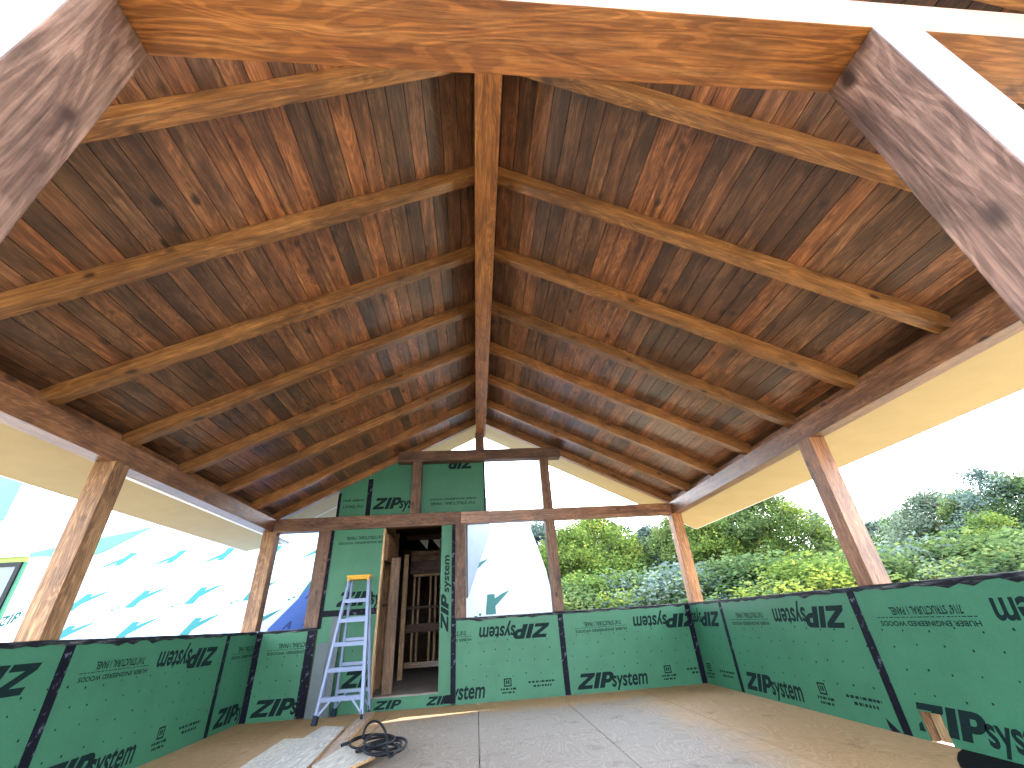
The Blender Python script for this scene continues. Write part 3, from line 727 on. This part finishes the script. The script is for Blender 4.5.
def strut(a, b, wd=.022, nm='knee_brace'):
    a, b = L_(a), L_(b); d = b-a; bm = bmesh.new(); box(bm, (0, -wd/2, -.004), (d.length, wd/2, .004))
    o = link(nm, bm, MAT['alu'], lad); m = basis(d, (0, 1, 0)).to_4x4(); m.translation = a; o.matrix_local = m
fl = lambda z: FL.lerp(TL, z/1.70); fr = lambda z: FR.lerp(TR, z/1.70); bl = lambda z: BL.lerp(BTL, z/1.69); br = lambda z: BR.lerp(BTR, z/1.69)
strut(fl(.09)+Vector((.02, -.03, 0)), fl(.25)+Vector((.15, -.03, 0))); strut(fr(.09)+Vector((-.02, -.03, 0)), fr(.25)+Vector((-.15, -.03, 0)))
strut(bl(.10)+Vector((.01, 0, 0)), bl(.27)+Vector((.13, 0, 0))); strut(br(.10)+Vector((-.01, 0, 0)), br(.27)+Vector((-.13, 0, 0)))
strut(fl(1.30)+Vector((-.01, .03, 0)), bl(1.36), .02, 'spreader_bar'); strut(fr(1.30)+Vector((.01, .03, 0)), br(1.36), .02, 'spreader_bar')
bm = bmesh.new(); box(bm, (-.17, -.095, 1.315), (.245, .15, 1.335), .005)                      # paint shelf
box(bm, (-.17, -.097, 1.30), (.245, -.087, 1.345)); link('pail_shelf', bm, MAT['alu'], lad) if False else bm.free()
bm = bmesh.new(); box(bm, (-.135, -.055, 1.675), (.18, .125, 1.715), .012); box(bm, (-.15, -.07, 1.708), (.195, .14, 1.735), .008)
for sx in (-.135, .15): box(bm, (sx, -.075, 1.655), (sx+.03, -.05, 1.73), .004)
link('top_cap', bm, MAT['yellow'], lad)

# ================================================================== BOARDS, CABLE, LEANING SHEETS
def board(label, pts, z0, t, mat='grey_board', name='board'):
    bm = bmesh.new(); fs = polyprism(bm, [(p[0], p[1]) for p in pts], 0, t)
    ax = Vector(pts[0])-Vector(pts[-1]); ang = math.atan2(ax.y, ax.x)
    c = Vector((pts[0][0], pts[0][1], 0))
    bmesh.ops.translate(bm, verts=bm.verts[:], vec=-c); bmesh.ops.rotate(bm, verts=bm.verts[:], cent=(0, 0, 0), matrix=Matrix.Rotation(-ang, 3, 'Z'))
    for q in bm.faces: q.material_index = 0 if abs(q.normal.z) > .5 else 1
    o = link(name, bm, None, mats=[MAT[mat], MAT['board_edge']]); o.location = (c.x, c.y, z0); o.rotation_euler = (0, 0, ang)
    return tag(o, label, 'board', 'loose boards on the floor by the ladder')
board('pale loose board lying farthest left on the floor', [(-2.27, -1.36), (-2.03, -1.42), (-1.96, -3.7), (-2.20, -3.7)], .001, .02)
board('wide pale loose board lying on top, pointing at the ladder', [(-1.995, -.97), (-1.69, -1.15), (-1.51, -3.4), (-2.02, -3.4)], .023, .022)
board('pinkish plank running under the right ladder foot', [(-1.71, -.09), (-1.56, -.11), (-1.46, -2.55), (-1.61, -2.6)], .001, .022, 'pink_board')
board('short pale board end lying nearest under the black cable', [(-1.40, -2.24), (-1.02, -2.70), (-1.30, -3.3), (-1.50, -2.85)], .048, .022)
# cable: loose coil
bm = bmesh.new(); rg = random.Random(9); pts = []
for i in range(150):
    t = i/149; a = t*2*PI*5.3; ph = noise.noise((t*4, 1.3, 0))*.5; e = 1+.22*math.sin(a*.37+1)+.15*ph
    e *= 1+.25*math.sin(a*.61+t*5); cx, cy = -1.06+.10*math.sin(t*9), -2.42-.22*math.sin(t*7+1); lx, ly = .24*e, .34*(1-.25*math.sin(a*.23+2))
    x, y = lx*math.cos(a), ly*math.sin(a); ca, sa = math.cos(-.9), math.sin(-.9); xx, yy = x*ca-y*sa*.55, x*sa+y*ca*.75
    pts.append((cx+xx*.85+.03*ph, cy+yy+.05*ph, .082+.012*math.sin(a*1.7)+.008*(i % 30)/30))
lead = [(-1.40, -2.24, .08), (-1.33, -2.10, .085), (-1.26, -2.0, .09), (-1.20, -2.02, .095)]
loop = [(-1.24, -2.2, .10), (-1.27, -2.08, .13), (-1.26, -1.98, .17), (-1.21, -1.94, .19), (-1.14, -1.96, .17), (-1.08, -2.04, .13), (-1.03, -2.18, .10)]
def smooth(ps, n_=6):
    ps = [Vector(p) for p in ps]; out = []
    for i in range(len(ps)-1):
        p0, p1, p2, p3 = ps[max(i-1, 0)], ps[i], ps[i+1], ps[min(i+2, len(ps)-1)]
        for k in range(n_):
            t = k/n_; out.append(.5*((2*p1)+(p2-p0)*t+(2*p0-5*p1+4*p2-p3)*t*t+(3*p1-p0-3*p2+p3)*t**3))
    return out+[ps[-1]]
tube(bm, smooth(lead+loop+pts[::2], 4), .0115, 7)
o = link('cable', bm, MAT['cord'], smooth=True); tag(o, 'coiled black cable lying on the loose boards', 'cable')
bm = bmesh.new(); tube(bm, [(-1.425, -2.27, .08), (-1.40, -2.24, .08), (-1.385, -2.225, .08)], [.012, .017, .012], 8); link('plug', bm, MAT['rubber'], o)
# sheets leaning on the wall left of the ladder
def lean(label, xa, xb, h, yb, slit):
    bm = bmesh.new(); th = math.atan2(abs(yb)-.02, h)
    box(bm, (xa, -.008, 0), (xb, .008, h), .002)
    box(bm, (xa, -.011, 0), (xa+.02, .008, h)); box(bm, (xb-.02, -.011, 0), (xb, .008, h))
    if slit: box(bm, (xa, -.012, h*.58), (xb, .006, h*.58+.012))
    bmesh.ops.rotate(bm, verts=bm.verts[:], cent=(0, 0, 0), matrix=Matrix.Rotation(-th, 3, 'X'))
    o = link('leaning_sheet', bm, MAT['grey_metal']); o.location = (0, yb, .003); return tag(o, label, 'sheet', 'grey sheets leaning by the ladder')
lean('shorter grey sheet leaning at the black taped corner left of the ladder', -2.49, -2.33, .88, -.13, True)
lean('taller grey sheet leaning between the shorter sheet and the ladder', -2.325, -2.18, 1.21, -.10, False)

# ================================================================== HOUSE ROOM BEYOND THE DOORWAY
FZ = .155
house = empty('house', (-1.1, 3, 0)); tag(house, 'house under construction behind the back gable, seen through the doorway', 'house')
hl = Vector((-1.1, 3, 0))
def hpart(name, boxes, mat, label=None):
    bm = bmesh.new()
    for lo, hi in boxes: box(bm, Vector(lo)-hl, Vector(hi)-hl)
    o = link(name, bm, MAT[mat], house)
    if label: o['label'] = label
    return o
hpart('subfloor', [((-2.52, .145, -.2), (-.40, 6.0, FZ))], 'dusty_floor')
hpart('side_wall', [((-2.56, .19, 0), (-2.50, 6.0, 3.02)), ((-2.50, .165, 1.07), (-2.42, .19, 2.68))], 'dark_core')
hpart('side_wall', [((-.42, .19, 0), (-.36, 6.0, 3.02))], 'dark_core')
hpart('rear_wall', [((-2.6, 6.0, 0), (-.3, 6.1, 3.1))], 'dark_core')
hpart('upper_floor', [((-2.5, .18, 3.02), (-.36, 6.0, 3.10))], 'dark_core')
def stud(label, x, y, z0, z1, wd=.04, dp=.09, mat='stud', nm='wall_stud', grp='bare studs in the room beyond the doorway'):
    o = lumber(nm, (x, y, z0), (x, y, z1), dp, wd, mat, up=(1, 0, 0), bev=.002); return tag(o, label, 'stud', grp)
# far stud wall
YS = 3.05
o = lumber('bottom_plate', (-1.75, YS, .32), (-.55, YS, .32), .09, .10, 'rafter', bev=.002); tag(o, 'bottom plate of the far stud wall in the room beyond the doorway', 'plate')
nth = ['first', 'second', 'third', 'fourth', 'fifth', 'sixth', 'seventh']
for i, x in enumerate((-1.52, -1.42, -1.16, -1.05, -.94, -.86)):
    stud('%s stud from the left in the far stud wall beyond the doorway' % nth[i], x, YS, .37, 1.99)
o = lumber('top_plate', (-1.55, YS, 2.015), (-.6, YS, 2.015), .09, .045, 'stud', bev=.002); tag(o, 'pale top plate over the far stud wall beyond the doorway', 'plate')
o = lumber('header_beam', (-1.62, YS-.02, 2.17), (-.45, YS-.02, 2.17), .10, .25, 'dark_lvl', bev=.002); tag(o, 'dark red header above the far stud wall beyond the doorway', 'beam')
o = lumber('blocking_board', (-1.70, YS-.09, .98), (-.45, YS-.09, .98), .04, .16, 'dark_lvl', bev=.002); tag(o, 'dark red horizontal board across the far stud wall beyond the doorway', 'board')
o = lumber('wall_blocking', (-1.70, YS-.06, 1.37), (-.45, YS-.06, 1.37), .04, .045, 'dark_lvl', bev=.002); tag(o, 'thin horizontal rail above the dark red board beyond the doorway', 'board')
o = lumber('floor_truss', (-1.62, YS, 2.42), (-.5, YS, 2.42), .09, .22, 'post', bev=.002); tag(o, 'brown truss band above the dark red header beyond the doorway', 'truss')
for i, x in enumerate((-1.33, -1.03)):
    bm = bmesh.new(); v = [bm.verts.new(p) for p in ((-.12, 0, .10), (.09, 0, .10), (.07, 0, -.11), (-.12, .015, .10), (.09, .015, .10), (.07, .015, -.11))]
    bm.faces.new((v[0], v[2], v[1])); bm.faces.new((v[3], v[4], v[5])); bm.faces.new((v[0], v[1], v[4], v[3])); bm.faces.new((v[1], v[2], v[5], v[4])); bm.faces.new((v[2], v[0], v[3], v[5]))
    o = link('truss_gusset', bm, MAT['white_trim']); o.location = (x, YS-.10, 2.66); tag(o, 'pale triangular gusset, %s of the two high beyond the doorway' % ('left' if i == 0 else 'right'), 'gusset', 'pale gussets beyond the doorway')
o = lumber('ceiling_joist', (-1.75, YS-.06, 2.83), (-.45, YS-.06, 2.83), .05, .10, 'dark_lvl', bev=.002); tag(o, 'dark joist at the top of the room beyond the doorway', 'joist')
# door-side framing on the left, seen through the opening
for i, y in enumerate((.75, 1.15, 1.55, 2.0)):
    stud('%s stud from the opening in the left partition beyond the doorway' % nth[i], -1.80, y, FZ, 2.75, .09, .04, 'post', grp='studs of the left partition beyond the doorway')
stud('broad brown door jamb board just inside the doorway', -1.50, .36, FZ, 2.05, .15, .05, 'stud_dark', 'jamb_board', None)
stud('pale slim door post just right of the broad brown jamb board', -1.60, 2.2, FZ, 2.35, .09, .05, 'stud', 'jamb_board', None)
o = lumber('door_header', (-1.66, .25, 2.22), (-1.66, 1.2, 2.22), .05, .42, 'post', bev=.002); tag(o, 'brown header board at the top left inside the doorway', 'board')
o = lumber('rough_edge', (DW1-.004, .06, FZ), (DW1-.004, .06, 2.48), .09, .03, 'raw', up=(1, 0, 0), bev=.002); tag(o, 'pale raw stud edge along the left side of the doorway', 'stud')
o = lumber('partition_rail', (-1.78, .4, 1.37), (-1.78, 2.4, 1.37), .04, .05, 'post', bev=.002); tag(o, 'horizontal rail of the left partition beyond the doorway', 'board')

# ================================================================== HOUSE WING ROOF, LEFT AND BACK RIGHT
RP = .9; RY0, RZ0 = .75, .80                                    # slope facing the porch: z = RZ0 + RP (y - RY0)
def rp(x, y, d=0.0):
    nv = Vector((0, -RP, 1)).normalized(); return Vector((x, y, RZ0+RP*(y-RY0)))+nv*d
def on_roof(px, py):
    d = f+r*((px-512)/413.92)-u*((py-384)/413.92); t = (RZ0+RP*(CAM.y-RY0)-CAM.z)/(d.z-RP*d.y); p = CAM+d*t; return p.x, p.y
def roof_part(nm, poly, lo, hi, mat, parent):
    bm = bmesh.new(); a = [bm.verts.new(rp(x, y, lo)) for x, y in poly]; b = [bm.verts.new(rp(x, y, hi)) for x, y in poly]
    bm.faces.new(b); bm.faces.new(a[::-1]); k = len(poly)
    for i in range(k): bm.faces.new((a[i], a[(i+1) % k], b[(i+1) % k], b[i]))
    bmesh.ops.recalc_face_normals(bm, faces=bm.faces[:])
    return link(nm, bm, MAT[mat], parent)
wing = empty('wing_roof'); tag(wing, 'bright wrapped wing roof with teal marks left of the porch', 'roof')
roof_part('roof_slope', [(-14, RY0), (-2.60, RY0), (-2.60, 4.6), (-14, 4.6)], -.15, 0, 'wrap', wing)
def mark(bm, x, y, s=.17, kind=0, d=.004):
    if kind == 1: F = [[(0, 0), (.35, 0), (.9, 1.1), (.55, 1.1)], [(.55, 1.1), (.9, 1.1), (1.2, 0), (.85, 0)], [(.3, .3), (1.1, .3), (1.1, .5), (.35, .5)]]
    else:                                                       # a slanted block with a pointed swoosh to one side
        F = [[(-.6, -1.5), (.7, -1.5), (.7, 1.2), (-.3, 1.2)], [(.7, -.5), (1.6, .4), (2.9, 1.7), (1.7, 1.2), (.7, .6)], [(-2.1, -1.9), (-1.7, -1.9), (-1.7, -1.6), (-2.1, -1.6)], [(-1.5, -1.6), (-1.2, -1.6), (-1.2, -1.3), (-1.5, -1.3)]]
        if kind == 2: F = [[(.6-i, -j) for i, j in q] for q in F[:2]]
    for q in F: bm.faces.new([bm.verts.new(rp(x+i*s, y+j*s, d)) for i, j in q])
for (px0, py0, n_) in ((122, 560, 5), (139, 598, 5), (126, 631, 6)):
    x, y = on_roof(px0, py0); 
    for k in range(-1, n_):
        xx = x+k*1.02
        if xx > -2.9 or xx < -8: continue
        bm = bmesh.new(); mark(bm, xx, y, .125, 2 if py0 == 560 else 0); link('printed_mark', bm, MAT['logo_teal'], wing)
for (px0, py0) in ((288, 626), (308, 622), (310, 596)):
    x, y = on_roof(px0, py0); bm = bmesh.new(); mark(bm, x-.08, y-.06, .12, 1, .008); link('printed_mark', bm, MAT['shaded_ink'], wing)
pg = [on_roof(*p) for p in ((15, 577), (104, 552), (151, 528), (20, 556))]
roof_part('exposed_sheathing', pg, .002, .02, 'teal_sheathing', wing)['label'] = 'bare green sheathing wedge'
pg = [on_roof(*p) for p in ((-40, 530), (4, 520), (26, 478), (-40, 460))]
roof_part('exposed_sheathing', pg, .002, .02, 'teal_sheathing', wing)['label'] = 'bare green sheathing corner'
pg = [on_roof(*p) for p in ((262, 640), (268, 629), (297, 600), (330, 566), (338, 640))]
roof_part('roof_shade_patch', pg, .002, .006, 'blue_shade', wing)['label'] = 'blue shade painted over the roof corner'  # thin sheet that carries the painted shade on the roof wrap
bm = bmesh.new(); a = on_roof(-10, 524); b = on_roof(57, 493)
tube(bm, [rp(*a, .01), rp(*b, .01)], .012, 6); link('wrap_fold', bm, MAT['grey_metal'], wing)
# window on the wing at the far left
ww = empty('window_bay', (-6.9, -.1, 0)); tag(ww, 'dark window with lime head flashing on the house wing at the far left edge', 'window')
wl = Vector((-6.9, -.1, 0))
def wpart(name, boxes, mat, parent=None):
    bm = bmesh.new()
    for lo, hi in boxes: box(bm, Vector(lo)-wl, Vector(hi)-wl)
    return link(name, bm, MAT[mat], parent or ww)
def at_y(px, py, yv):
    d = f+r*((px-512)/413.92)-u*((py-384)/413.92); return CAM+d*((yv-CAM.y)/d.y)
wy = -.1
tr = at_y(24, 562, wy); bl_ = at_y(0, 612, wy); top = tr.z; xr = tr.x
wpart('wing_wall', [((-9, wy, -.7), (xr+.28, wy+.12, top+.06))], 'white_trim')
fr_ = wpart('window_frame', [((xr-1.2, wy-.03, top-.06), (xr, wy-.001, top)), ((xr-.06, wy-.03, top-1.2), (xr, wy-.001, top-.06)), ((xr-1.2, wy-.03, top-1.2), (xr-1.14, wy-.001, top-.06)), ((xr-.62, wy-.028, top-1.2), (xr-.58, wy-.001, top-.06))], 'window_frame')
wpart('glass_pane', [((xr-1.14, wy-.014, top-1.2), (xr-.06, wy-.008, top-.06))], 'glass')
wpart('head_flashing', [((xr-1.3, wy-.012, top+.003), (xr+.05, wy-.001, top+.075))], 'lime')
wpart('lintel', [((xr-1.4, wy-.05, top+.077), (xr+.03, wy-.001, top+.16))], 'white_trim')
wpart('side_flashing', [((xr+.002, wy-.006, top-1.2), (xr+.07, wy-.001, top))], 'zip')
out = []; put_zip(out, 0, .3, 0, .12); put_text(out, 'system', .3, .6, 0, .1, .12); bm = bmesh.new()
tp = at_y(3, 628, wy)
for q in out: bm.faces.new([bm.verts.new((x*.9+tp.x-wl.x-.1, -.002, y*1.1+x*.25+tp.z)) for x, y in q])
link('printed_lettering', bm, MAT['logo_teal'], ww)
# bright roof seen through the opening right of the doorway
br_ = empty('back_roof'); tag(br_, 'bright white roof slope seen through the opening right of the doorway', 'roof')
q = [on_roof(*p) for p in ((440, 640), (562, 632), (556, 612), (546, 570), (530, 527), (440, 533))]
roof_part('roof_slope', q, -.12, 0, 'wrap', br_)
for p in ((490, 603), (470, 569)):
    x, y = on_roof(*p); bm = bmesh.new(); mark(bm, x, y, .14, 0); link('printed_mark', bm, MAT['logo_teal'], br_)
a, b = on_roof(468, 598), on_roof(490, 531)
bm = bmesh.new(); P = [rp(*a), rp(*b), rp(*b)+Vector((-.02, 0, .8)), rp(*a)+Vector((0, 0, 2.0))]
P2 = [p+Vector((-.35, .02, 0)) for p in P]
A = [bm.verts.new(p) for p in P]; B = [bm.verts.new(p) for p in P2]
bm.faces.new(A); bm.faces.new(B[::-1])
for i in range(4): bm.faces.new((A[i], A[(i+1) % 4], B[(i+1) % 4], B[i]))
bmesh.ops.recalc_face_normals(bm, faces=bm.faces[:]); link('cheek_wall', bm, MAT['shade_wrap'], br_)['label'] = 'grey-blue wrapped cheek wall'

# ================================================================== TREES
def crown_mesh(name, seed, R=2.6, Hc=6.0, clumps=150, per=150, leaf=.125, conic=.0):
    rg = random.Random(seed); vs = []; fs = []; rn = []
    for c in range(clumps):
        t = rg.random()**.8; ang = rg.uniform(0, 2*PI)
        prof = (math.sin(PI*min(1, t*.70+.28)))**.7*(1-conic*t)
        rad = R*prof*(.45+.62*rg.random()**.5)
        cc = Vector((rad*math.cos(ang), rad*math.sin(ang), Hc*t)); cr_ = rg.uniform(.35, .75)*(R/2.6)
        tone = rg.gauss(.5, .16)
        for k in range(per):
            d = Vector((rg.gauss(0, 1), rg.gauss(0, 1), rg.gauss(0, .7))).normalized()*cr_*rg.random()**.35
            p = cc+d; s = leaf*rg.uniform(.6, 1.3)
            a = Vector((rg.gauss(0, 1), rg.gauss(0, 1), rg.gauss(0, .6))).normalized(); b = a.orthogonal().normalized()
            b = (Matrix.Rotation(rg.uniform(0, PI), 3, a) @ b)
            i = len(vs); vs += [p-a*s*.6, p+b*s*.32, p+a*s*.6, p-b*s*.32]; fs.append((i, i+1, i+2, i+3)); rn.append(min(1, max(0, tone+rg.gauss(0, .17))))
    me = bpy.data.meshes.new(name); me.from_pydata([tuple(v) for v in vs], [], fs)
    at = me.attributes.new('rnd', 'FLOAT', 'FACE'); at.data.foreach_set('value', rn); return me
def trunk_mesh(name, seed, Hh, rad=.13):
    rg = random.Random(seed); bm = bmesh.new(); pts = [Vector((0, 0, -1.2))]
    for k in range(1, 9): pts.append(Vector((rg.gauss(0, .06)*k*.5, rg.gauss(0, .06)*k*.5, Hh*k/8)))
    tube(bm, pts, [rad*(1-.09*i) for i in range(9)], 7)
    for k in range(9):
        b0 = pts[rg.randint(3, 7)]; an = rg.uniform(0, 2*PI); L = rg.uniform(.8, 1.9)
        tube(bm, [b0, b0+Vector((math.cos(an)*L*.5, math.sin(an)*L*.5, L*.35)), b0+Vector((math.cos(an)*L, math.sin(an)*L, L*.8))], [rad*.35, rad*.24, rad*.1], 5)
    me = bpy.data.meshes.new(name); bm.to_mesh(me); bm.free(); me.materials.append(MAT['bark']); return me
crowns = {}
for key, sd, kw in (('round', 1, {}), ('oval', 2, dict(R=2.1, Hc=7, clumps=150)), ('loose', 3, dict(R=2.4, Hc=7, clumps=100, per=130, leaf=.11)), ('cone', 4, dict(R=1.9, Hc=8, clumps=150, conic=.55, leaf=.11)), ('bush', 5, dict(R=2.2, Hc=2.6, clumps=100, per=130, leaf=.095))):
    base = crown_mesh('crown_'+key, sd, **kw)
    for lm in ('leaf_bright', 'leaf_mid', 'leaf_blue'):
        c = base.copy(); c.materials.append(MAT[lm]); crowns[key, lm] = c
trunks = [trunk_mesh('trunk_a', 1, 7.5), trunk_mesh('trunk_b', 2, 8.5, .11)]
def tree(az, dist, el, key, lm, label, low=.06, name='tree', sx=1.0):
    """placed by compass bearing, distance and the elevation its top reaches"""
    a = math.radians(az); x, y = CAM.x+dist*math.sin(a), CAM.y+dist*math.cos(a)
    ztop = CAM.z+dist*math.tan(math.radians(el)); zb = -.9-.02*max(0, dist-14)*(1 if x > 0 else 0)
    root = empty(name, (x, y, zb), (0, 0, random.uniform(0, 6))); tag(root, label, 'bush' if name == 'bush' else 'tree', 'bushes along the edge of the woods' if name == 'bush' else 'trees of the woods to the right')
    Hh = ztop-zb; Hc = {'round': 6.0, 'oval': 7, 'loose': 7, 'cone': 8, 'bush': 2.6}[key]
    s = Hh*(1-low)/Hc
    o = bpy.data.objects.new('foliage', crowns[key, lm]); COL.objects.link(o); o.parent = root; o.location = (0, 0, Hh*low); o.scale = (s*sx, s*sx, s)
    if name == 'tree':
        t = bpy.data.objects.new('trunk', trunks[int(az) % 2]); COL.objects.link(t); t.parent = root; k = Hh/9.0; t.scale = (k, k, k)
    return root
TR = [(8.2, 24, 10.5, 'oval', 'leaf_blue', 'blue-green tree just right of the bright white roof'),
 (12.0, 22, 9.6, 'round', 'leaf_bright', 'yellow-green tree seen right of the back gable post'),
 (15.6, 24, 10.8, 'round', 'leaf_bright', 'bright yellow-green tree left of centre in the back right opening'),
 (19.2, 26, 9.6, 'loose', 'leaf_mid', 'loose green tree in the middle of the back right opening'),
 (22.4, 25, 9.0, 'oval', 'leaf_blue', 'blue-green tree in the back right opening left of the corner post'),
 (25.8, 24, 9.6, 'round', 'leaf_mid', 'green tree right behind the orange corner post'),
 (29.0, 23, 9.0, 'round', 'leaf_bright', 'bright green tree just right of the corner post'),
 (32.2, 24, 10.6, 'oval', 'leaf_mid', 'green tree rising between corner post and right soffit corner'),
 (35.2, 23, 11.0, 'round', 'leaf_mid', 'tall full green tree left of the right mid post'),
 (37.6, 22, 9.2, 'loose', 'leaf_bright', 'bright yellow-green tree nearest left of the right mid post'),
 (40.0, 38, 8.0, 'cone', 'leaf_blue', 'distant blue-green pine in the gap left of the right mid post'),
 (42.5, 40, 8.6, 'cone', 'leaf_blue', 'distant pine hidden partly behind the right mid post'),
 (44.9, 36, 6.4, 'oval', 'leaf_blue', 'blue-green tree just right of the right mid post'),
 (47.2, 34, 6.6, 'round', 'leaf_mid', 'green tree second right of the right mid post'),
 (49.4, 32, 8.0, 'round', 'leaf_blue', 'round blue-green tree right of the mid post'),
 (51.6, 30, 7.6, 'oval', 'leaf_mid', 'green tree left of the tall one at the right edge'),
 (53.4, 28, 9.2, 'loose', 'leaf_blue', 'tall loose tree near the right edge above the low wall'),
 (55.4, 28, 8.0, 'round', 'leaf_mid', 'green tree at the right edge of the view'),
 (57.6, 30, 7.6, 'oval', 'leaf_blue', 'blue-green tree cut by the right edge of the view'),
 (52.6, 21, 5.4, 'loose', 'leaf_bright', 'yellow-green small tree in front near the right edge'),
 (60.5, 28, 8, 'round', 'leaf_mid', 'green tree beyond the right edge of the view')]
TR += [(az, 33, el, 'round' if i % 2 else 'oval', 'leaf_mid' if i % 3 else 'leaf_blue', lb) for i, (az, el, lb) in enumerate([(10.2, 8.6, 'back-row tree between the white roof and the gable post'), (14.0, 8.8, 'back-row tree behind the bright yellow-green one'), (17.6, 8.4, 'back-row tree left of the middle of the back right opening'), (21.0, 7.6, 'back-row tree right of the middle of the back right opening'),
  (24.2, 7.4, 'back-row tree left of the orange corner post'), (27.6, 7.2, 'back-row tree right of the orange corner post'), (30.8, 7.6, 'back-row tree under the right soffit corner'), (33.8, 8.0, 'back-row tree left of the tall full green one'), (48.4, 5.6, 'back-row tree between the two round trees right of the mid post'), (52.4, 6.0, 'back-row tree near the right edge')])]
for a in TR: tree(*a)
for i, (az, dist, el, lm, lb) in enumerate([(10.4, 17, 2.6, 'leaf_mid', 'bush at the wall top beside the white roof edge'), (14.2, 18, 3.4, 'leaf_bright', 'bright bush over the back wall, right of the gable post'), (18.0, 18, 3.0, 'leaf_blue', 'blue-green bush over the middle of the back right wall'),
    (21.8, 18, 3.2, 'leaf_mid', 'green bush over the back wall left of the corner post'), (25.6, 17, 3.4, 'leaf_blue', 'bush behind the orange corner post'), (29.6, 17, 3.6, 'leaf_mid', 'green bush over the right wall by the corner'), (33.6, 17, 3.4, 'leaf_mid', 'green bush over the right wall halfway to the mid post'),
    (37.4, 16, 3.0, 'leaf_bright', 'yellow bush just left of the right mid post'), (41.6, 18, 3.0, 'leaf_mid', 'bush behind the right mid post'), (46.0, 20, 3.2, 'leaf_blue', 'blue-green bush right of the right mid post'), (50.0, 20, 3.4, 'leaf_mid', 'green bush over the right wall near the right edge'), (54.2, 19, 3.2, 'leaf_mid', 'green bush at the right edge of the view'), (58.4, 20, 3.2, 'leaf_blue', 'bush cut by the right edge of the view')]):
    tree(az, dist, el, 'bush', lm, lb, low=.0, name='bush', sx=1.35)
bpy.context.view_layer.update()
